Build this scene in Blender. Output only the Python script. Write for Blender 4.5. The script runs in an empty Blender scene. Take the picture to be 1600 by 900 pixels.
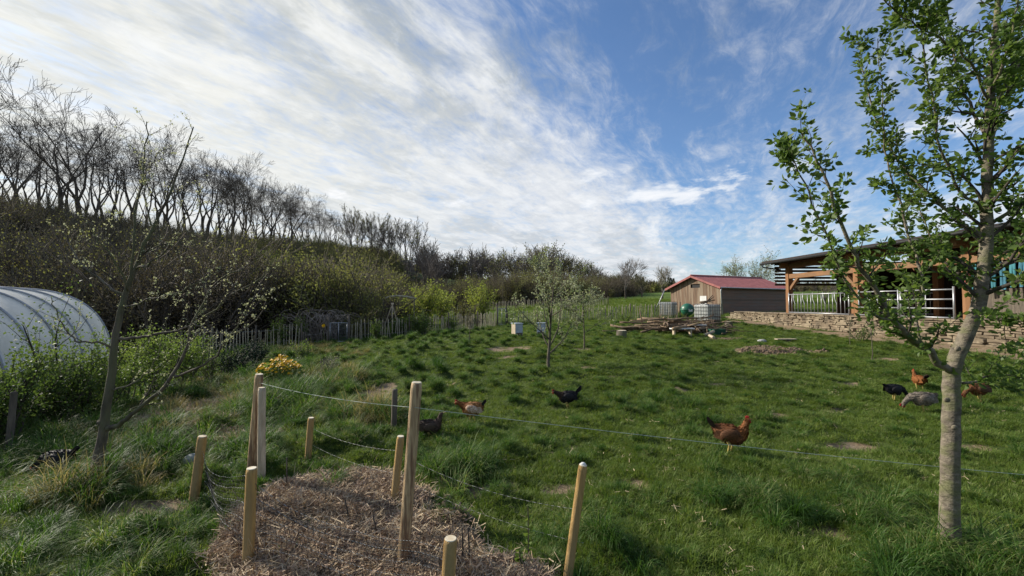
import bpy, bmesh, math, random
import numpy as np
from mathutils import Vector, Matrix
R = math.radians
rnd = random.Random(7)
rng = np.random.default_rng(11)
scene = bpy.context.scene
COL = scene.collection

# ------------------------------------------------------------------ camera
F = 667.0                      # focal length in pixels of the 1600 px wide photograph (15 mm on 36 mm)
CAMZ = 1.8
PITCH = math.atan(23 / F)
cam = bpy.data.cameras.new('camera'); cam.lens = 15.0; cam.sensor_width = 36; cam.clip_start = 0.05; cam.clip_end = 3000
camo = bpy.data.objects.new('camera', cam); COL.objects.link(camo)
camo.location = (0, 0, CAMZ); camo.rotation_euler = (math.pi / 2 + PITCH, 0, 0)
scene.camera = camo

# ------------------------------------------------------------------ node helpers
class NT:
    def __init__(s, nt): s.nt = nt
    def n(s, t, **k):
        nd = s.nt.nodes.new(t)
        for a, v in k.items(): setattr(nd, a, v)
        return nd
    def l(s, a, b): s.nt.links.new(a, b)
    def put(s, sock, v):
        if hasattr(v, 'is_linked'): s.l(v, sock)
        elif v is not None: sock.default_value = v
    def m(s, op, a, b=None, c=None, clamp=False):
        nd = s.n('ShaderNodeMath', operation=op, use_clamp=clamp)
        for i, v in enumerate((a, b, c)):
            if v is not None: s.put(nd.inputs[i], v)
        return nd.outputs[0]
    def noise(s, vec, scale, detail=4, rough=.55, dist=0, dim='3D'):
        nd = s.n('ShaderNodeTexNoise', noise_dimensions=dim)
        if vec is not None: s.l(vec, nd.inputs['Vector'])
        nd.inputs['Scale'].default_value = scale; nd.inputs['Detail'].default_value = detail
        nd.inputs['Roughness'].default_value = rough; nd.inputs['Distortion'].default_value = dist
        return nd.outputs['Fac']
    def sstep(s, v, a, b, lo=0., hi=1.):
        nd = s.n('ShaderNodeMapRange', interpolation_type='SMOOTHSTEP')
        s.put(nd.inputs[0], v); nd.inputs[1].default_value = a; nd.inputs[2].default_value = b
        nd.inputs[3].default_value = lo; nd.inputs[4].default_value = hi
        return nd.outputs[0]
    def comb(s, x, y, z):
        nd = s.n('ShaderNodeCombineXYZ')
        for i, v in enumerate((x, y, z)): s.put(nd.inputs[i], v)
        return nd.outputs[0]
    def mix(s, f, a, b, mode='MIX'):
        nd = s.n('ShaderNodeMix', data_type='RGBA', blend_type=mode)
        s.put(nd.inputs[0], f)
        for i, v in ((6, a), (7, b)):
            if hasattr(v, 'is_linked'): s.l(v, nd.inputs[i])
            else: nd.inputs[i].default_value = (*v[:3], 1)
        return nd.outputs[2]

# ------------------------------------------------------------------ sky, sun, exposure
SUN_EL, SUN_AZ = 28.0, -66.0    # azimuth measured from +Y (view direction), negative = to the left
w = bpy.data.worlds.new('World'); scene.world = w; w.use_nodes = True
T = NT(w.node_tree); w.node_tree.nodes.clear()
sky = T.n('ShaderNodeTexSky', sky_type='NISHITA'); sky.sun_disc = False
sky.sun_elevation = R(SUN_EL); sky.sun_rotation = R(SUN_AZ); sky.air_density = 1.0; sky.dust_density = 0.6; sky.ozone_density = 2.5
tc = T.n('ShaderNodeTexCoord'); sp = T.n('ShaderNodeSeparateXYZ'); T.l(tc.outputs['Generated'], sp.inputs[0])
dx, dy, dz = sp.outputs
zz = T.m('ADD', T.m('MAXIMUM', dz, 0.0), 0.10)
u = T.m('DIVIDE', dx, zz); v = T.m('DIVIDE', dy, zz)
ca, sa = math.cos(R(28)), math.sin(R(28))
along = T.m('ADD', T.m('MULTIPLY', u, sa), T.m('MULTIPLY', v, ca))
perp = T.m('SUBTRACT', T.m('MULTIPLY', u, ca), T.m('MULTIPLY', v, sa))
wv = T.noise(T.comb(T.m('MULTIPLY', along, .5), perp, 0.), 1.3, 3)
wperp = T.m('ADD', perp, T.m('MULTIPLY', T.m('SUBTRACT', wv, .5), .45))
streak = T.noise(T.comb(T.m('MULTIPLY', along, .9), T.m('MULTIPLY', wperp, 4.2), 3.), 1.0, 9, .62, .15)
fine = T.noise(T.comb(T.m('MULTIPLY', along, 3.2), T.m('MULTIPLY', wperp, 8.), 7.), 1.0, 8, .65, .3)
big = T.noise(T.comb(T.m('MULTIPLY', along, .55), T.m('MULTIPLY', perp, 1.0), 11.), 1.0, 3, .5, .2)
cov_left = T.sstep(wperp, -1.05, -0.30, .74, 0.)           # solid veil on the left, open on the right
cov_right = T.sstep(perp, .9, 1.7, 0., .30)
low = T.sstep(dz, .02, .34, .24, 0.)
base = T.m('ADD', T.m('ADD', cov_left, cov_right), low)
dens = T.m('ADD', base, T.m('MULTIPLY', T.m('SUBTRACT', streak, .40), 1.25))
dens = T.m('ADD', dens, T.m('ADD', T.m('MULTIPLY', T.m('SUBTRACT', fine, .5), .85), T.m('MULTIPLY', T.m('SUBTRACT', T.noise(T.comb(T.m('MULTIPLY', along, 7.), T.m('MULTIPLY', wperp, 16.), 9.), 1.0, 6, .7, .5), .5), .9)))
dens = T.m('ADD', dens, T.m('MULTIPLY', T.m('SUBTRACT', big, .5), .9))
veil = T.sstep(dens, -.08, .95, 0.02, .97)
# small cumulus puffs in a low band
cu_v = T.comb(T.m('MULTIPLY', dx, 5.5), T.m('MULTIPLY', dy, 5.5), T.m('MULTIPLY', dz, 15.))
cu_n = T.noise(cu_v, 1.25, 7, .58, .25)
band = T.m('MULTIPLY', T.sstep(dz, .10, .20, 0., 1.), T.sstep(dz, .27, .42, 1., 0.))
band = T.m('MULTIPLY', band, T.sstep(dx, -.45, .25, .62, 1.))
bnk = T.m('MULTIPLY', T.m('MULTIPLY', T.sstep(dz, .205, .25), T.sstep(dz, .255, .30, 1., 0.)), T.m('MULTIPLY', T.sstep(dx, .12, .34), T.sstep(dx, .52, .66, 1., 0.)))
cu_n = T.m('ADD', cu_n, T.m('MULTIPLY', bnk, .13))
cu = T.sstep(T.m('SUBTRACT', cu_n, T.m('MULTIPLY', T.m('SUBTRACT', 1., band), .25)), .57, .68, 0., .88)
# cloud colour: whitish, greyer in thick parts, warmer round the sun
sd = Vector((math.sin(R(SUN_AZ)) * math.cos(R(SUN_EL)), math.cos(R(SUN_AZ)) * math.cos(R(SUN_EL)), math.sin(R(SUN_EL))))
dot = T.n('ShaderNodeVectorMath', operation='DOT_PRODUCT'); T.l(tc.outputs['Generated'], dot.inputs[0]); dot.inputs[1].default_value = sd
glow = T.sstep(dot.outputs['Value'], .35, 1.0)
shade_n = T.noise(T.comb(T.m('MULTIPLY', along, 1.1), T.m('MULTIPLY', perp, 1.5), 5.), 1.3, 6, .6, .3)
hi_up = T.sstep(dz, .30, .60)
shade = T.m('MULTIPLY', T.sstep(shade_n, .47, .62), T.m('ADD', .25, T.m('MULTIPLY', hi_up, .75)))
ccol = T.mix(shade, (5.6, 5.8, 6.1), (2.0, 2.4, 2.8))
ccol = T.mix(T.m('MULTIPLY', glow, .8), ccol, (6.7, 6.6, 5.9), 'MIX')
ccol = T.mix(T.m('MULTIPLY', shade, .5), ccol, (2.6, 3.0, 3.3))
skc = T.mix(1.0, sky.outputs[0], (.80, .96, 1.13), 'MULTIPLY')
rip = T.noise(T.comb(T.m('MULTIPLY', along, 5.), T.m('MULTIPLY', wperp, 13.), 2.), 1.0, 7, .7, .4)
ccol = T.mix(T.m('MULTIPLY', T.sstep(rip, .40, .66), .20), ccol, (3.3, 3.7, 4.2))
ccol = T.mix(T.m('MULTIPLY', T.sstep(streak, .50, .72), .55), ccol, (7.2, 7.3, 7.4))
mot = T.noise(T.comb(T.m('MULTIPLY', along, 3.4), T.m('MULTIPLY', perp, 4.6), 6.), 1.6, 8, .66, .3)
veil = T.m('MULTIPLY', veil, T.sstep(mot, .30, .52, .72, 1.))
ccol = T.mix(T.m('MULTIPLY', T.sstep(mot, .50, .68), .35), ccol, (7.4, 7.5, 7.5))
c1 = T.mix(veil, skc, ccol)
c2 = T.mix(cu, c1, T.mix(T.sstep(cu_n, .62, .78), (6.2, 6.5, 6.9), (7.4, 7.4, 7.5)))
bg = T.n('ShaderNodeBackground'); bg.inputs['Strength'].default_value = 0.105
T.l(c2, bg.inputs['Color']); wo = T.n('ShaderNodeOutputWorld'); T.l(bg.outputs[0], wo.inputs[0])

sl = bpy.data.lights.new('sun', 'SUN'); sl.energy = 5.0; sl.angle = R(0.9); sl.color = (1.0, .93, .82)
so = bpy.data.objects.new('sun', sl); COL.objects.link(so)
so.rotation_euler = (-sd).to_track_quat('-Z', 'Y').to_euler(); so.location = (-30, 20, 40)
vs = scene.view_settings
vs.view_transform = 'Standard'; vs.look = 'None'; vs.gamma = 1; vs.use_curve_mapping = False; vs.exposure = 0.42
scene.cycles.max_bounces = 6; scene.cycles.transparent_max_bounces = 8
scene.cycles.use_denoising = True

# ------------------------------------------------------------------ materials
def lin(c): return tuple(c)
def mat(name, c1, c2=None, scale=6., rough=.85, bump=0., bscale=None, stretch=None, spec=.25, metal=0., transl=0., rand=0., detail=5,
        coords='Object', alpha=None, contrast=(.35, .65), c3=None, s3=2.):
    m = bpy.data.materials.new(name); m.use_nodes = True
    T = NT(m.node_tree); m.node_tree.nodes.clear()
    out = T.n('ShaderNodeOutputMaterial'); p = T.n('ShaderNodeBsdfPrincipled')
    p.inputs['Roughness'].default_value = rough; p.inputs['Metallic'].default_value = metal
    p.inputs['Specular IOR Level'].default_value = spec
    if coords == 'World':
        vec = T.n('ShaderNodeNewGeometry').outputs['Position']
    else:
        vec = T.n('ShaderNodeTexCoord').outputs[coords]
    if stretch:
        mp = T.n('ShaderNodeMapping'); mp.inputs['Scale'].default_value = stretch; T.l(vec, mp.inputs[0]); vec = mp.outputs[0]
    c2 = c2 or tuple(x * .7 for x in c1)
    f = T.sstep(T.noise(vec, scale, detail, .6), *contrast)
    col = T.mix(f, c1, c2)
    if c3:
        f3 = T.sstep(T.noise(vec, s3, 3, .6), .45, .62); col = T.mix(f3, col, c3)
    if rand:
        oi = T.n('ShaderNodeObjectInfo')
        k = T.m('ADD', 1 - rand, T.m('MULTIPLY', oi.outputs['Random'], 2 * rand))
        col = T.mix(1., col, T.comb(k, k, T.m('ADD', .2, T.m('MULTIPLY', k, .8))), 'MULTIPLY')
    T.l(col, p.inputs['Base Color'])
    if bump:
        b = T.n('ShaderNodeBump'); b.inputs['Strength'].default_value = bump; b.inputs['Distance'].default_value = .02
        T.l(T.noise(vec, bscale or scale * 2, 6, .65), b.inputs['Height']); T.l(b.outputs[0], p.inputs['Normal'])
    sh = p.outputs[0]
    if transl:
        tr = T.n('ShaderNodeBsdfTranslucent'); T.l(T.mix(.5, col, (1., 1., .45), 'SOFT_LIGHT'), tr.inputs[0])
        mx = T.n('ShaderNodeMixShader'); mx.inputs[0].default_value = transl; T.l(sh, mx.inputs[1]); T.l(tr.outputs[0], mx.inputs[2]); sh = mx.outputs[0]
    T.l(sh, out.inputs[0])
    return m

M = {}
M['bark_grey'] = mat('bark_grey', (.15, .125, .095), (.06, .05, .04), 9, .9, .9, 30, (1, 1, .35), c3=(.12, .12, .065), s3=3)
M['bark_cherry'] = mat('bark_cherry', (.235, .20, .15), (.11, .092, .07), 13, .88, .9, 30, (1, 1, 1.9), c3=(.15, .15, .075), s3=4)
M['bark_dark'] = mat('bark_dark', (.075, .062, .05), (.04, .034, .028), 6, .9)
M['bark_far'] = mat('bark_far', (.085, .072, .058), (.05, .042, .034), 2, .95)
M['twig_far'] = mat('twig_far', (.125, .105, .085), (.08, .068, .056), 1, .95)
M['twig_pale'] = mat('twig_pale', (.18, .16, .14), (.12, .10, .085), 1, .95)
M['leaf_deep'] = mat('leaf_deep', (.065, .12, .024), (.13, .19, .045), 3, .5, spec=.35, transl=.5, contrast=(.3, .7))
M['leaf_fresh'] = mat('leaf_fresh', (.09, .15, .03), (.15, .20, .05), 2, .6, transl=.4, rand=.15)
M['leaf_bush'] = mat('leaf_bush', (.065, .11, .025), (.11, .16, .04), 2, .6, transl=.4, rand=.15)
M['leaf_yellowish'] = mat('leaf_yellowish', (.26, .30, .06), (.17, .21, .045), .6, .7, transl=.4, rand=.2)
M['leaf_olive'] = mat('leaf_olive', (.20, .21, .07), (.145, .145, .055), .3, .8, transl=.35, rand=.3, coords='World', contrast=(.42, .58))
M['leaf_brown'] = mat('leaf_brown', (.12, .10, .062), (.08, .066, .043), .3, .85, transl=.15, rand=.3)
M['leaf_red'] = mat('leaf_red', (.12, .035, .03), (.08, .03, .025), .6, .7, transl=.3)
M['leaf_conifer'] = mat('leaf_conifer', (.03, .05, .022), (.02, .035, .016), .6, .8)
M['leaf_bud'] = mat('leaf_bud', (.32, .35, .20), (.46, .46, .34), 4, .7, transl=.35)
M['leaf_grey'] = mat('leaf_grey', (.19, .24, .10), (.36, .38, .26), 3, .7, transl=.35)
M['blossom'] = mat('blossom', (.50, .47, .42), (.34, .32, .24), 1, .8, transl=.3)
M['wood_post'] = mat('wood_post', (.52, .33, .12), (.36, .215, .08), 9, .8, .8, 24, (7, 7, .5), c3=(.37, .26, .12), s3=1.0)
M['wood_peeled'] = mat('wood_peeled', (.52, .38, .22), (.33, .225, .125), 9, .8, .8, 14, (6, 6, .6), c3=(.20, .12, .07), s3=4.5)
M['wood_pale'] = mat('wood_pale', (.54, .45, .33), (.36, .29, .20), 9, .8, .6, 14, (5, 5, .6))
M['wood_cut'] = mat('wood_cut', (.72, .66, .52), (.60, .50, .34), 20, .8)
M['wood_old'] = mat('wood_old', (.15, .125, .095), (.09, .075, .06), 5, .9, .6, 20, (4, 4, .6))
M['wood_pale_grey'] = mat('wood_pale_grey', (.40, .36, .26), (.26, .23, .17), 3, .9, .3, 20, (3, 3, .6), rand=.1)
M['mulch'] = mat('mulch', (.43, .31, .21), (.21, .14, .095), 20, .9, coords='World', rand=.35)
M['straw'] = mat('straw', (.56, .45, .30), (.34, .25, .16), 10, .85, coords='World', rand=.3)
M['white'] = mat('white', (.72, .72, .70), (.6, .6, .58), 3, .6)
M['grey_metal'] = mat('grey_metal', (.42, .43, .44), (.32, .33, .34), 6, .45, metal=.6)
M['stone_grey'] = mat('stone_grey', (.42, .42, .40), (.30, .30, .28), 8, .9, .5, 30)
M['black_net'] = mat('black_net', (.02, .02, .02), None, 5, .6)
M['rope'] = mat('rope', (.50, .56, .48), (.30, .36, .32), 60, .6)

# grass material: world-position patches + random per tuft
def grass_mat(name, a, b, dry, dryamt=.18, transl=.38):
    m = bpy.data.materials.new(name); m.use_nodes = True
    T = NT(m.node_tree); m.node_tree.nodes.clear()
    out = T.n('ShaderNodeOutputMaterial'); p = T.n('ShaderNodeBsdfPrincipled'); p.inputs['Roughness'].default_value = .55
    p.inputs['Specular IOR Level'].default_value = .25
    pos = T.n('ShaderNodeNewGeometry').outputs['Position']; oi = T.n('ShaderNodeObjectInfo').outputs['Random']
    f = T.m('ADD', T.m('MULTIPLY', T.noise(pos, .9, 4), .7), T.m('MULTIPLY', oi, .35))
    col = T.mix(T.sstep(f, .3, .75), a, b)
    f2 = T.m('ADD', T.m('MULTIPLY', T.noise(pos, 28., 2), .8), T.m('MULTIPLY', oi, .2))
    col = T.mix(T.sstep(f2, .62 - dryamt * .5, .78, 0., .85), col, dry)
    T.l(col, p.inputs['Base Color'])
    tr = T.n('ShaderNodeBsdfTranslucent'); T.l(T.mix(.5, col, (1., 1., .3), 'SOFT_LIGHT'), tr.inputs[0])
    mx = T.n('ShaderNodeMixShader'); mx.inputs[0].default_value = transl; T.l(p.outputs[0], mx.inputs[1]); T.l(tr.outputs[0], mx.inputs[2])
    T.l(mx.outputs[0], out.inputs[0]); return m
M['grass'] = grass_mat('grass_green', (.085, .140, .020), (.135, .195, .034), (.30, .29, .12))
M['grass_long'] = grass_mat('grass_long', (.038, .092, .012), (.075, .155, .024), (.36, .33, .16), .2)
M['grass_dry'] = grass_mat('grass_dry', (.14, .13, .05), (.26, .21, .11), (.40, .33, .19), .4)

# ------------------------------------------------------------------ terrain height
CP = np.array([
 (0,0,0),(-3,3,0),(3,3,0),(0,-6,.05),(-5,4.4,-.06),(5,4,0),(0,7,0),(-1,10.5,.08),(-6,8,-.12),(-9,8,-.3),(-12,14,-.5),(-14,19,-.42),
 (-18,10,-.6),(-9,22,-.28),(-5,15,-.05),(0,17,.33),(-3.8,26,0.),(0.5,32,.2),(9,30,.68),(8,13.3,.3),(7.8,8.2,.05),(12,14.5,.38),
 (14.2,12,.42),(14.2,20,.55),(14.2,27,.72),(14.5,34,.85),(20,36,.95),(20,15,.8),(26,20,.9),(7.5,20,.42),(4,24,.45),(10,25,.62),(12,5,.1),(22,2,.2),
 (0,45,1.1),(6,50,1.6),(23,60,2.3),(0,70,2.2),(20,85,2.9),(0,110,3.2),(-20,112,5.2),(40,100,4.3),(80,60,2.6),(50,40,1.5),(34,30,1.1),(100,150,5),(0,250,6),(150,300,10),(-100,300,22),(60,250,8),
 (-70,20,12.5),(-70,40,13),(-70,58,13.4),(-70,78,14.4),(-70,93,14.8),(-70,117,16),(-68,156,19),(-60,200,18),
 (-105,60,13.5),(-105,130,16),(-28,45,-.5),(-25,30,-1),(-30,15,-1),(-28,72,.3),(-48,50,5.6),(-48,90,7.5),(-45,130,11),(-36,118,10.5),(-50,20,5),
 (0,-30,0),(30,-20,.3),(-30,-15,-1),(-70,-20,10),(300,400,15),(-300,400,25),(-300,0,20),(300,0,8),(0,-300,0),(-300,-300,10),(300,-300,5)], float)
def _k(r2): return .5 * r2 * np.log(r2 + 1e-9)
def _fit(cp):
    n = len(cp); xy = cp[:, :2] / 50.
    K = _k(((xy[:, None] - xy[None]) ** 2).sum(-1)) + np.eye(n) * 2e-4
    Pm = np.c_[np.ones(n), xy]; A = np.block([[K, Pm], [Pm.T, np.zeros((3, 3))]])
    return np.linalg.solve(A, np.r_[cp[:, 2], 0, 0, 0]), xy
_w, _xy = _fit(CP)
def tps(x, y):
    x = np.asarray(x, float); y = np.asarray(y, float); sh = x.shape
    q = np.c_[x.ravel(), y.ravel()] / 50.; out = np.empty(len(q))
    for i in range(0, len(q), 20000):
        s = q[i:i + 20000]
        out[i:i + 20000] = _k(((s[:, None] - _xy[None]) ** 2).sum(-1)) @ _w[:-3] + _w[-3] + s @ _w[-2:]
    return out.reshape(sh)
def growing(a, step, end, g):
    o = [a]; s = step
    while o[-1] < end: s *= g; o.append(o[-1] + s)
    return o
gx = np.array(sorted([-q for q in growing(12, .12, 420, 1.06)] + list(np.arange(-11.9, 11.9, .12)) + growing(12, .12, 420, 1.06)))
gy = np.array(sorted([-q for q in growing(0, .3, 330, 1.15)][1:] + list(np.arange(0, 27, .12)) + growing(27.05, .14, 520, 1.05)))
GX, GY = np.meshgrid(gx, gy)
H = tps(GX, GY)
def vnoise(x, y, s, seed):           # smooth value noise
    r = np.random.default_rng(seed).random((97, 97)); x = np.asarray(x) * s + 1000; y = np.asarray(y) * s + 1000
    i = np.floor(x).astype(int); j = np.floor(y).astype(int); a = x - i; b = y - j; a = a * a * (3 - 2 * a); b = b * b * (3 - 2 * b)
    g = lambda p, q: r[p % 97, q % 97]
    return (g(i, j) * (1 - a) + g(i + 1, j) * a) * (1 - b) + (g(i, j + 1) * (1 - a) + g(i + 1, j + 1) * a) * b
# pixel helpers (only used to find real positions on the ground)
_f = np.array([0, math.cos(PITCH), math.sin(PITCH)]); _u = np.array([0, -math.sin(PITCH), math.cos(PITCH)])
def P(px, py, Y):
    d = _f * F + np.array([1., 0, 0]) * (px - 800) + _u * (450 - py)
    return Vector((0, 0, CAMZ)) + Vector(d * (Y / d[1]))
def G(px, py):
    d = _f * F + np.array([1., 0, 0]) * (px - 800) + _u * (450 - py)
    t = np.geomspace(1.2, 260, 900) / d[1]; pts = np.array([0, 0, CAMZ]) + t[:, None] * d
    h = tps(pts[:, 0], pts[:, 1]); k = np.argmax(pts[:, 2] < h)
    if k == 0: k = len(t) - 1
    return float(pts[k, 0]), float(pts[k, 1])

# soil regions: (x, y, rx, ry, weight)
def soft(x, y, cx, cy, rx, ry, ang=0):
    c, s = math.cos(ang), math.sin(ang); a = ((x - cx) * c + (y - cy) * s) / rx; b = (-(x - cx) * s + (y - cy) * c) / ry
    n = vnoise(x, y, 3.1, 5) * .5 + vnoise(x, y, 8, 6) * .3
    return np.clip((1.25 - np.sqrt(a * a + b * b) - n * .55) * 3.5, 0, 1)
BARE = []
for (px, py, rx, ry) in [(795, 545, .9, .7), (590, 612, .32, 1.1), (875, 760, .22, .14), (1205, 549, 1.3, .8), (1130, 530, 1.2, .4), (700, 758, .15, .1),
                         (1400, 515, 3.6, .5), (1510, 700, .35, .15), (500, 830, .2, .1), (915, 545, .5, .3), (870, 640, .12, .2), (900, 695, .12, .08), (1070, 610, .3, .1),
                         (240, 790, .45, .2), (310, 745, .4, .15), (1560, 870, .5, .15), (1040, 640, .2, .06), (1300, 640, .3, .08), (1380, 560, .5, .25), (700, 600, .25, .12), (960, 590, .3, .1), (1310, 740, .18, .05)]:
    g = G(px, py); BARE.append((g[0], g[1], rx, ry, 0))
def bare(x, y):
    o = np.zeros(np.shape(x))
    for b in BARE: o = np.maximum(o, soft(x, y, *b[:4]))
    return o
_r2 = np.random.default_rng(3)
for k in range(18):
    yy = _r2.uniform(3, 17); xx = _r2.uniform(-.55 * yy + .5, 1.2 * yy); q = _r2.uniform(.07, .2) * (1 + yy * .04); BARE.append((xx, yy, q * _r2.uniform(1, 2.4), q, 0))
BARE += [(13.7, 15, 1.0, 6.5, 0), (13.7, 23, .9, 5, 0)]
MULCH = [(-1.45, 3.6, .82, .85), (-1.05, 3.05, .9, .6), (-.35, 2.68, .6, .24)]
MULCH2 = [(*G(330, 645), 1.0, 1.5), (*G(350, 690), .7, .5), (*G(300, 600), .7, 1.2)]
def mulch(x, y, L=MULCH):
    o = np.zeros(np.shape(x))
    for b in L: o = np.maximum(o, soft(x, y, *b))
    return o
# hummocks of the meadow
mounds = []
for k in range(15000):
    x = rng.uniform(-11.5, 14); y = rng.uniform(1.0, 26.5)
    if abs(x) > 1.5 * y + 2: continue
    mounds.append((x, y))
mounds = np.array(mounds)
_keep = []; _cell = {}
for (x, y) in mounds:
    md = .36 + .014 * y; key = (int(x / .6), int(y / .6)); ok = True
    for i in (-1, 0, 1):
        for j in (-1, 0, 1):
            for q in _cell.get((key[0] + i, key[1] + j), ()):
                if (q[0] - x) ** 2 + (q[1] - y) ** 2 < md * md: ok = False
    if ok: _cell.setdefault(key, []).append((x, y)); _keep.append((x, y))
mounds = np.array(_keep)
mb_ = bare(mounds[:, 0], mounds[:, 1]) + mulch(mounds[:, 0], mounds[:, 1]) + mulch(mounds[:, 0], mounds[:, 1], MULCH2)
mounds = mounds[mb_ < .25]
patch = vnoise(mounds[:, 0], mounds[:, 1], .45, 9)
wl = np.clip((2.5 - mounds[:, 0]) / 5, 0, 1) * .5 + .5                      # the left half of the meadow is the most lumpy
m_amp = rng.uniform(.06, .27, len(mounds)) * (.35 + 1.0 * patch) * wl * np.clip(.55 + mounds[:, 1] / 18, .55, 1.1)
m_rad = rng.uniform(.12, .19, len(mounds))
for (x, y), a, r in zip(mounds, m_amp, m_rad):
    i0, i1 = np.searchsorted(gx, [x - 3 * r, x + 3 * r]); j0, j1 = np.searchsorted(gy, [y - 3 * r, y + 3 * r])
    d2 = (gx[None, i0:i1] - x) ** 2 + (gy[j0:j1, None] - y) ** 2
    H[j0:j1, i0:i1] += a * np.exp(-d2 / (r * r) * 1.1)
H += (vnoise(GX, GY, 1.1, 21) - .5) * .10 * np.exp(-np.maximum(0, GY - 25) / 30)
BR = bare(GX, GY); MU = mulch(GX, GY); MU2 = mulch(GX, GY, MULCH2)
H += MU * .07 - BR * .03
_g = G(1205, 549)
H += soft(GX, GY, _g[0], _g[1], 1.0, .5) * (.05 + .12 * vnoise(GX, GY, 4, 33))
def ground(x, y):
    x = np.asarray(x, float); y = np.asarray(y, float)
    i = np.clip(np.searchsorted(gx, x) - 1, 0, len(gx) - 2); j = np.clip(np.searchsorted(gy, y) - 1, 0, len(gy) - 2)
    a = (x - gx[i]) / (gx[i + 1] - gx[i]); b = (y - gy[j]) / (gy[j + 1] - gy[j])
    return (H[j, i] * (1 - a) + H[j, i + 1] * a) * (1 - b) + (H[j + 1, i] * (1 - a) + H[j + 1, i + 1] * a) * b
def gz(x, y): return float(ground(x, y))
def GP(px, py):
    x, y = G(px, py); return Vector((x, y, gz(x, y)))

# ------------------------------------------------------------------ object helpers
def mesh_np(name, V, Fq, mats, smooth=False, midx=None):
    me = bpy.data.meshes.new(name); V = np.asarray(V, np.float32); Fq = np.asarray(Fq, np.int32)
    n = Fq.shape[1]
    me.vertices.add(len(V)); me.vertices.foreach_set('co', V.ravel())
    me.loops.add(Fq.size); me.loops.foreach_set('vertex_index', Fq.ravel())
    me.polygons.add(len(Fq)); me.polygons.foreach_set('loop_start', np.arange(0, Fq.size, n, dtype=np.int32))
    me.polygons.foreach_set('loop_total', np.full(len(Fq), n, np.int32))
    for m in (mats if isinstance(mats, (list, tuple)) else [mats]): me.materials.append(m)
    if midx is not None: me.polygons.foreach_set('material_index', np.asarray(midx, np.int32))
    me.update(calc_edges=True)
    if smooth: me.polygons.foreach_set('use_smooth', np.ones(len(Fq), bool))
    return me
def link(name, me, parent=None, label=None, cat=None, group=None, kind=None, loc=None):
    o = bpy.data.objects.new(name, me); COL.objects.link(o)
    if parent is not None: o.parent = parent
    if loc is not None: o.location = loc
    return tag(o, label, cat, group, kind)
def tag(o, label=None, cat=None, group=None, kind=None):
    if label: o['label'] = label
    if cat: o['category'] = cat
    if group: o['group'] = group
    if kind: o['kind'] = kind
    return o
def thing(name, label, cat, loc=(0, 0, 0), rz=0, group=None):
    o = link(name, None, None, label, cat, group); o.location = loc; o.rotation_euler = (0, 0, rz); return o
def copy_tree(o, parent=None):
    c = o.copy(); COL.objects.link(c); c.parent = parent
    for ch in KIDS.get(o.name, []): copy_tree(ch, c)
    return c
KIDS = {}
def dup(root, loc, rz=0, s=1., label=None, cat=None, group=None):
    c = root.copy(); COL.objects.link(c); c.location = loc; c.rotation_euler = (0, 0, rz); c.scale = (s, s, s) if not hasattr(s, '__len__') else s
    for ch in root.children:
        d = ch.copy(); COL.objects.link(d); d.parent = c
        for g in ch.children:
            e = g.copy(); COL.objects.link(e); e.parent = d
    return tag(c, label, cat, group)

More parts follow.
